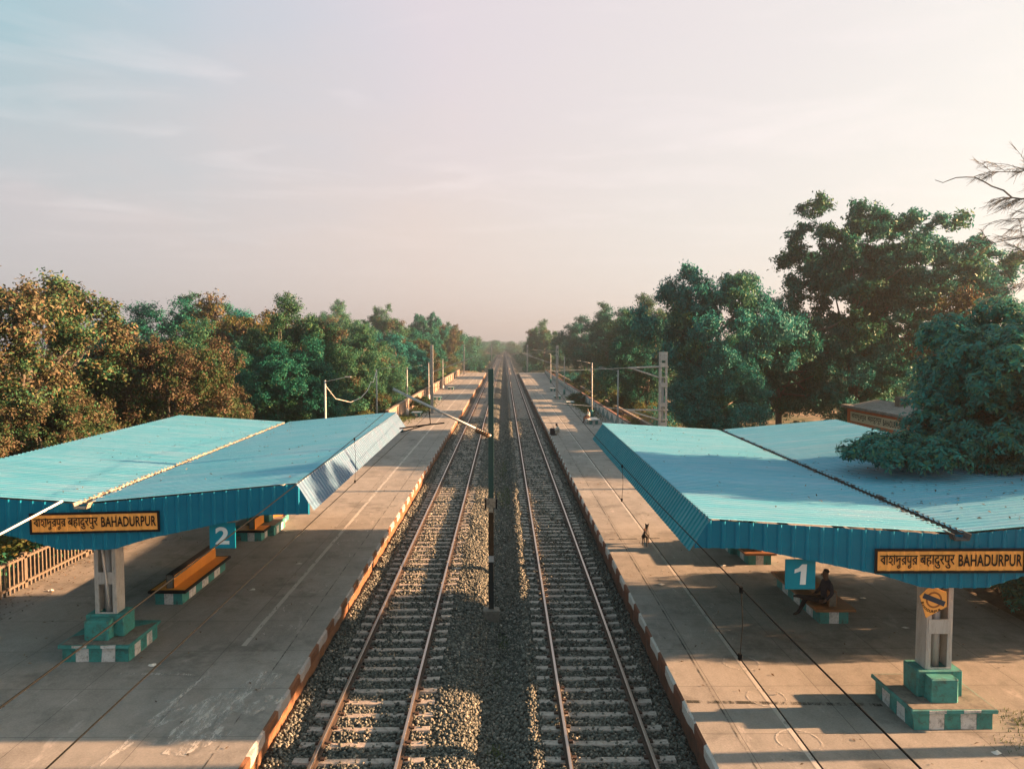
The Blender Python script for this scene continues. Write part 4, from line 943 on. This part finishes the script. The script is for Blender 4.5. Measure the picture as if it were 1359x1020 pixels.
def tree(key, label, x, y, h, r, rz=None, z=.4, name='tree', cat='tree', group=None):
    me, tm, H, R0 = PROTO[key]; t = thing(name, label, cat, (x, y, z), random.uniform(0, 6.28) if rz is None else rz, group)
    s = (r / R0, r / R0, h / H); t.scale = s
    link('crown', me, t); link('trunk', tm, t); return t
# left side, from the canopy outwards
tree('teak', 'big tree with brown seed clusters at the far left edge', -23.2, 36, 12.2, 5.6, 1.0)
tree('teak', 'brown flowering tree just right of the tallest brown crown', -17.8, 39.5, 8.9, 3.6, 2.2)
tree('teak', 'lower brown crown touching the left canopy roof corner', -19.8, 33.0, 6.3, 3.0, 4.0)
tree('teak', 'small tree with orange brown tufts above the left canopy peak', -17.2, 44, 6.4, 2.5, 5.1)
tree('teak', 'brown tree beside the biggest one, at the very edge of view', -29.5, 31, 10.5, 5.2, 3.7)
tree('dark', 'dark flat crowned tree behind the brown trees', -36, 78, 12.2, 6.8, .4)
tree('dark', 'dark green crown left of the orange tipped tree', -27.5, 82, 11.5, 4.8, 2.9)
tree('round', 'bright green broad leaved tree behind the brown tufts', -22.0, 56, 9.0, 4.4, 1.7)
tree('olive', 'tree with orange lit top in the left row', -24.2, 71, 12.4, 5.2, 3.1)
tree('round', 'feathery green tree with the highest rounded top of the left row', -17.8, 63, 11.1, 4.8, 4.4)
tree('dark', 'leafy dark green tree behind the first lamp post', -15.6, 55, 8.2, 3.6, .9)
tree('round', 'reddish green tree right of the second lamp post', -16.0, 79, 9.6, 4.0, 5.6)
tree('round', 'green tree with hanging foliage above the pale wall', -16.3, 93, 9.2, 4.4, 2.0)
tree('dark', 'dense tree behind the tall thin mast', -16.2, 110, 9.4, 4.8, 3.3)
tree('teak', 'brownish tree over the middle of the pale wall', -15.4, 128, 9.6, 4.2, .3)
tree('round', 'round hazy crown standing above the left row', -33, 152, 15.2, 7.0, 1.1, cat='tree')
tree('round', 'wide hazy crown above the left row, middle of three', -25.5, 168, 15.2, 6.2, 2.6)
tree('limby', 'narrow upright hazy crown, rightmost of the three', -19.8, 190, 16.6, 4.6, 4.0)
tree('dark', 'dark tree where the pale wall runs out', -16.5, 150, 10.4, 5.0, 2.3)
tree('teak', 'reddish far crown right of the narrow upright one', -18.5, 220, 14.4, 5.5, 2.4)
tree('dark', 'far tree beyond the end of platform 2', -19, 255, 14.0, 6.0, 5)
# right side
tree('round', 'hazy rounded tree standing beside the far right bend of the rails', 12.3, 235, 14.2, 6.0, 1.2)
tree('dark', 'dark tree left in the far right row, over the triangle wall end', 19, 175, 14.5, 6.5, .2)
tree('dark', 'dark spreading tree behind the far right lamp posts', 21.5, 138, 14.4, 6.8, 2.8)
tree('round', 'tall green tree behind the croton hedge', 20.5, 112, 14.0, 6.2, 4.1)
tree('dark', 'dark low tree left of the grey lattice mast', 15.8, 84, 10.8, 4.3, 3.6)
tree('limby', 'big leafy tree with pale limbs right of the lattice mast', 16.2, 57, 14.7, 5.2, .7)
tree('dark', 'lower drooping crown below the big limbed tree', 14.6, 52, 8.0, 3.5, 5.0)
tree('limby', 'leafy tree between the limbed tree and the tall tiered trees', 22.2, 61, 12.2, 4.6, 2.0)
tree('tiered', 'tallest tree with open layered crown on the right', 28.5, 62, 20.2, 5.8, .5)
tree('tiered', 'second tall layered tree, right of the tallest one', 36.6, 64, 18.4, 7.0, 2.4)
tree('dark', 'dark tree hiding the foot of the tall layered trees', 28, 61, 9.5, 4.2, 1.5)
tree('olive', 'orange tinted tree just behind the drooping shrub', 34.0, 50, 11.6, 4.8, 2.9)
tree('olive', 'orange tinted tree at the right edge behind the drooping shrub', 39.0, 49, 12.0, 5.0, 1.0)
for i, (x, y, h, r, lab) in enumerate([(12.9, 92, 2.9, 1.5, 'sunlit yellow shrub behind the triangle wall by a lamp post'), (13.6, 99, 4.2, 1.9, 'tall sunlit shrub over the triangle wall'), (14.2, 108, 4.5, 2.0, 'olive shrub behind the far right mast'), (13.2, 84, 2.6, 1.4, 'olive shrub above the cream capped wall'), (13.6, 121, 4.0, 2.0, 'pale shrub near the end of the triangle wall'), (-13.0, 76, 3.6, 1.6, 'orange lit shrub at the start of the pale wall'), (-9.7, 90, 1.5, 1.3, 'green shrub on platform 2 before the pale wall'), (9.6, 100, 1.3, 1.2, 'low green shrub beside the blue teal bench')]):
    tree('shrub', lab, x, y, h, r, i * 1.3, PZ if abs(x) < 10 else .5, 'shrub', 'shrub', 'shrubs along the platform walls')
# the shrub drooping over the right canopy
def drooping():
    t = thing('drooping_shrub', 'large dark green shrub draped over the right canopy roof', 'shrub', (15.9, 21.0, .6))
    rg = np.random.default_rng(77); cs = []
    for i in range(170):
        u = rg.normal(size=3); u /= np.linalg.norm(u); u[2] = abs(u[2]) if rg.random() < .75 else u[2]
        r_ = rg.uniform(.5, 1.) ** .6 * (1 + .10 * math.sin(3 * math.atan2(u[1], u[0]) + 1) + rg.normal(0, .06)); cs.append((u[0] * 4.5 * r_, u[1] * 2.9 * r_, 5.1 + u[2] * 4.5 * r_, rg.uniform(.5, .95)))
    for i in range(120):  # skirt lying on the roof
        x = -6.4 * rg.random() ** 1.25; y = rg.uniform(-2.9, 2.4) * (1 - .11 * abs(x)); cs.append((x, y - .2, 4.75 + rg.random() * (.08 + .24 * (x + 6.4)), rg.uniform(.30, .5) + .05 * (x + 6.4)))
    for i in range(120):  # trailing growth down to the soil behind the canopy
        cs.append((rg.uniform(-1.1, 2.4), rg.uniform(-2.0, 4.2), rg.uniform(.2, 4.4), rg.uniform(.55, .95)))
    Vs = []; Ms = []
    for x, y, z, rr in cs:
        m = int(150 * (rr / .75) ** 2); u = rg.normal(size=(m, 3)); u /= np.linalg.norm(u, axis=1, keepdims=True); u[:, 2] = np.where(u[:, 2] < -.4, -u[:, 2] * .5, u[:, 2])
        C = np.array([x, y, z]) + u * rr * (rg.random(m) ** .35)[:, None] * np.array([1, 1, .85])
        wx, wy = C[:, 0] + 15.9, C[:, 1] + 21.0
        zr = 4.82 + .45 * np.abs(wx - 9.13) / 4.9 + .16 * (wy - 15.1) / 16.8 + .06 - .6
        on = (wx < 14.2) & (wy > 15) & (C[:, 2] < zr); C[on, 2] = zr[on] + rg.random(on.sum()) * .12
        Nn = u * 1.0 + np.array([0, -.15, .55]) + rg.normal(0, .35, (m, 3)); Nn /= np.linalg.norm(Nn, axis=1, keepdims=True)
        t1 = np.cross(Nn, rg.normal(size=(m, 3))); t1 /= np.linalg.norm(t1, axis=1, keepdims=True); t2 = np.cross(Nn, t1); ln = rg.uniform(.09, .20, m)
        for k_ in range(7):   # one whorl: seven leaflets round a shoot tip
            a = k_ * .8976 + rg.normal(0, .2, m); d = t1 * np.cos(a)[:, None] + t2 * np.sin(a)[:, None] - Nn * rg.uniform(-.1, .5, m)[:, None]; d /= np.linalg.norm(d, axis=1, keepdims=True)
            sd_ = np.cross(Nn, d); sd_ /= np.linalg.norm(sd_, axis=1, keepdims=True) + 1e-9; l_ = (ln * rg.uniform(.8, 1.2, m))[:, None]
            Vs.append(np.stack([C + d * .01, C + d * l_ * .55 - sd_ * l_ * .19, C + d * l_ - Nn * l_ * .12, C + d * l_ * .55 + sd_ * l_ * .19], 1)); Ms.append((rg.random(m) < .4).astype(int))
    V = np.concatenate(Vs); me = npmesh('crown', V.reshape(-1, 3), np.arange(len(V) * 4).reshape(-1, 4), [LEAF_D, LEAF_A], np.concatenate(Ms)); link('crown', me, t)
    b = MB()
    for i in range(5):
        a = i * 1.3; b.tube([(.3 * math.cos(a), .3 * math.sin(a), -.3), (.5 * math.cos(a), .5 * math.sin(a), 2.2), (1.6 * math.cos(a), 1.6 * math.sin(a), 5.0), (2.6 * math.cos(a), 2.6 * math.sin(a), 6.6)], [.13, .10, .07, .03], 7)
    b.build('trunk', BARK, t, smooth=True)
drooping()
# fine needled tree whose branch tips hang into the view at the upper right
def casuarina():
    t = thing('needle_tree', 'sparse needle leaved branches reaching in at the upper right', 'tree', (15.85, 14.2, .5))
    b = MB(); b.tube([(0, 0, -.4), (0, 0, 5), (-.3, .1, 10), (-.4, .1, 14.5)], [.22, .18, .12, .04], 9); b.build('trunk', BARK, t, smooth=True)
    rg = np.random.default_rng(5); bb = MB(); N0 = []; N1 = []
    def spray(p, q, n, ln):
        p, q = Vector(p), Vector(q); ax = (q - p).normalized()
        for i in range(n):
            f = rg.uniform(.1, 1); a = p.lerp(q, f); d = (ax * 1.1 + Vector(rg.normal(0, .36, 3))).normalized(); N0.append(a); N1.append(a + d * ln * rg.uniform(.5, 1.2) - Vector((0, 0, .05)))
    mains = [((-.3, 0, 11.9), (-3.6, .1, 10.95), (-6.1, .2, 10.75), (-7.0, .2, 11.15), (-7.75, .2, 11.1)), ((-.35, 0, 12.4), (-3.6, .5, 11.6), (-6.5, .6, 11.35)), ((-.3, 0, 10.6), (-3.4, -.2, 10.3), (-6.6, -.3, 10.3)), ((-.3, 0, 11.2), (-3.0, .8, 10.6), (-6.3, .9, 10.0)), ((-.3, 0, 9.6), (-3.2, .1, 9.2), (-6.5, .1, 9.15)), ((-.3, 0, 11.6), (-3.4, -.6, 11.1), (-6.2, -.7, 10.8)), ((-.3, 0, 10.2), (-3.2, .4, 9.6), (-5.9, .4, 9.7))]
    for mi, m_ in enumerate(mains):
        P = [Vector(q) for q in m_]; pts = [P[0]]
        for a, c in zip(P[:-1], P[1:]): pts += [a.lerp(c, f) + Vector(rg.normal(0, .03, 3)) for f in (.2, .4, .6, .8)] + [c]
        bb.tube(pts, [.030 - .026 * i / len(pts) for i in range(len(pts))], 5)
        for j in range(3, len(pts) - (9 if mi == 0 else 0)):
            for k_ in range(6):
                a = pts[j].lerp(pts[j - 1], rg.random()); d = Vector((-.75 + rg.normal(0, .22), rg.normal(0, .45), rg.normal(-.02, .38))); e = a + d * rg.uniform(.35, .75)
                bb.tube([a, a.lerp(e, .5) + Vector((0, 0, .03)), e], [.006, .005, .003], 4); spray(a, e, 20, .20)
    bb.build('branches', BARK, t)
    A, B = np.array(N0), np.array(N1); d = B - A; sd_ = np.cross(d, RNG.normal(size=d.shape)); sd_ /= np.linalg.norm(sd_, axis=1, keepdims=True); w = .0045
    V = np.stack([A - sd_ * w, A + sd_ * w, B + sd_ * w * .4, B - sd_ * w * .4], 1)
    link('needles', npmesh('needles', V.reshape(-1, 3), np.arange(len(V) * 4).reshape(-1, 4), NEEDLE), t)
casuarina()
def leaf_mass(name, boxes, L, Wd, mats, per_m3, seed, hfun=None):
    """ground cover / far wood as one mass: clumps of leaves in strips"""
    rg = np.random.default_rng(seed); Vs = []; Ms = []
    for (x0, x1, y0, y1, z0, z1, step, rr) in boxes:
        n = int((x1 - x0) * (y1 - y0) / step ** 2)
        for i in range(n):
            x, y = rg.uniform(x0, x1), rg.uniform(y0, y1); h = rg.uniform(.45, 1.) * (z1 - z0); k_ = max(1, int(h / (rr * 1.3)))
            for j in range(k_):
                r_ = rr * rg.uniform(.7, 1.2); m = int(per_m3 * r_ * r_); u = rg.normal(size=(m, 3)); u /= np.linalg.norm(u, axis=1, keepdims=True)
                C = np.array([x + rg.normal(0, rr * .3), y + rg.normal(0, rr * .3), z0 + h * (j + .6) / k_]) + u * r_ * (rg.random(m) ** .4)[:, None] * np.array([1, 1, .8])
                Nn = u * .8 + np.array([0, 0, .6]) + rg.normal(0, .4, (m, 3)); Nn /= np.linalg.norm(Nn, axis=1, keepdims=True)
                Vs.append(leaf_arrays(C, Nn, L, Wd)); Ms.append(np.full(m, 1 if rg.random() < .3 else 0))
    V = np.concatenate(Vs); tag(link(name, npmesh(name, V.reshape(-1, 3), np.arange(len(V) * 4).reshape(-1, 4), mats, np.concatenate(Ms))), kind='stuff')
leaf_mass('undergrowth', [(-20, -16.2, 24, 60, .4, 3.8, 1.25, .8), (-20, -12.6, 60, 205, .4, 3.6, 1.9, 1.0)], .22, .11, [LEAF_A, LEAF_O], 330, 51)
leaf_mass('undergrowth', [(15.0, 16.4, 14.6, 17.2, .6, 1.35, .42, .42), (13.2, 20, 66, 205, .4, 2.6, 2.1, .9), (17, 24, 44, 66, .4, 1.8, 2.0, .7)], .22, .11, [LEAF_D, LEAF_O], 300, 52)  # first strip is out of view, added to shade the floor beside the right plinth
leaf_mass('croton_hedge', [(11.05, 11.85, 65, 196, .9, 2.1, .62, .42)], .14, .07, [LEAF_O, LEAF_B], 420, 53)
leaf_mass('far_wood', [(-60, -14, 265, 520, .3, 12.5, 5.6, 2.6), (16, 70, 265, 520, .3, 11.5, 5.6, 2.6), (-75, -26, 130, 265, .3, 10.5, 5.6, 2.4), (27, 80, 110, 265, .3, 10.0, 5.6, 2.4), (-90, 90, 560, 760, .3, 11, 9, 3.6), (-13, -7, 225, 520, -.4, 2.2, 2.6, 1.2), (6.6, 13, 225, 520, -.4, 2.2, 2.6, 1.2)], .62, .30, [LEAF_D, LEAF_A], 46, 54)
def leaf_litter():
    C = []
    for (x0, x1, y0, y1, n, fz) in ((9.3, 13.8, 15.3, 24, 190, lambda x, y: 4.77 + .45 * np.abs(x - 9.13) / 4.9 + .16 * (y - 15.1) / 16.8), (4.6, 9.0, 15.4, 31, 50, lambda x, y: 4.79 + .31 * np.abs(x - 9.13) / 5 + .16 * (y - 15.1) / 16.8), (-14.6, -5.2, 18.2, 34, 130, lambda x, y: 4.85 + .42 * np.abs(x + 9.92) / 5 + .16 * (y - 17.95) / 16.8),
                                (-15.1, -13.9, 14, 40, 500, lambda x, y: x * 0 + PZ + .012), (-14, -5, 13, 60, 260, lambda x, y: x * 0 + PZ + .012), (4.2, 14.3, 12.5, 60, 420, lambda x, y: x * 0 + PZ + .012), (14.4, 18, 12.5, 30, 500, lambda x, y: x * 0 + .80)):
        x = RNG.uniform(x0, x1, n); y = RNG.uniform(y0, y1, n); C.append(np.stack([x, y, fz(x, y) + RNG.uniform(.0, .02, n)], 1))
    C = np.concatenate(C); Nn = np.array([0, 0, 1.]) + RNG.normal(0, .3, C.shape); Nn /= np.linalg.norm(Nn, axis=1, keepdims=True)
    V = leaf_arrays(C, Nn, .085, .045, 0); tag(link('leaf_litter', npmesh('leaf_litter', V.reshape(-1, 3), np.arange(len(V) * 4).reshape(-1, 4), DRYLEAF)), kind='stuff')
DRYLEAF = mat_leaf('dry_leaf', [(.05, .035, .02), (.12, .075, .035), (.22, .15, .08)], .1)
leaf_litter()
def grass():
    A = []
    for (cx, cy, rx, ry, n, h, z) in ((-.35, 19.6, .5, 1.0, 260, .07, None), (-.2, 15.6, .25, .5, 160, .08, None), (.1, 21.6, .3, .9, 180, .07, None), (.3, 42, .5, 3, 500, .12, None), (.2, 52, .6, 4, 500, .12, None), (-9.8, 88, 1.0, 9, 2600, .28, .8), (9.7, 95, .9, 12, 2600, .28, .8), (-10.6, 77, .6, 4, 900, .25, .8), (10.7, 15.0, .5, .5, 260, .07, .8), (10.0, 14.2, .5, .35, 160, .05, .8)):
        p = np.stack([cx + RNG.normal(0, rx * .6, n), cy + RNG.normal(0, ry * .6, n), np.full(n, z if z is not None else float(zbal(cx)))], 1); d = np.stack([RNG.normal(0, .45, n), RNG.normal(0, .45, n), RNG.uniform(.5, 1, n)], 1) * h
        s = np.stack([d[:, 1], -d[:, 0], np.zeros(n)], 1); s /= np.linalg.norm(s, axis=1, keepdims=True) + 1e-9; s *= h * .09 + .003
        A.append(np.stack([p - s, p + s, p + d + s * .3, p + d - s * .3], 1))
    V = np.concatenate(A); tag(link('grass_tufts', npmesh('grass_tufts', V.reshape(-1, 3), np.arange(len(V) * 4).reshape(-1, 4), GRASS)), kind='stuff')
grass()
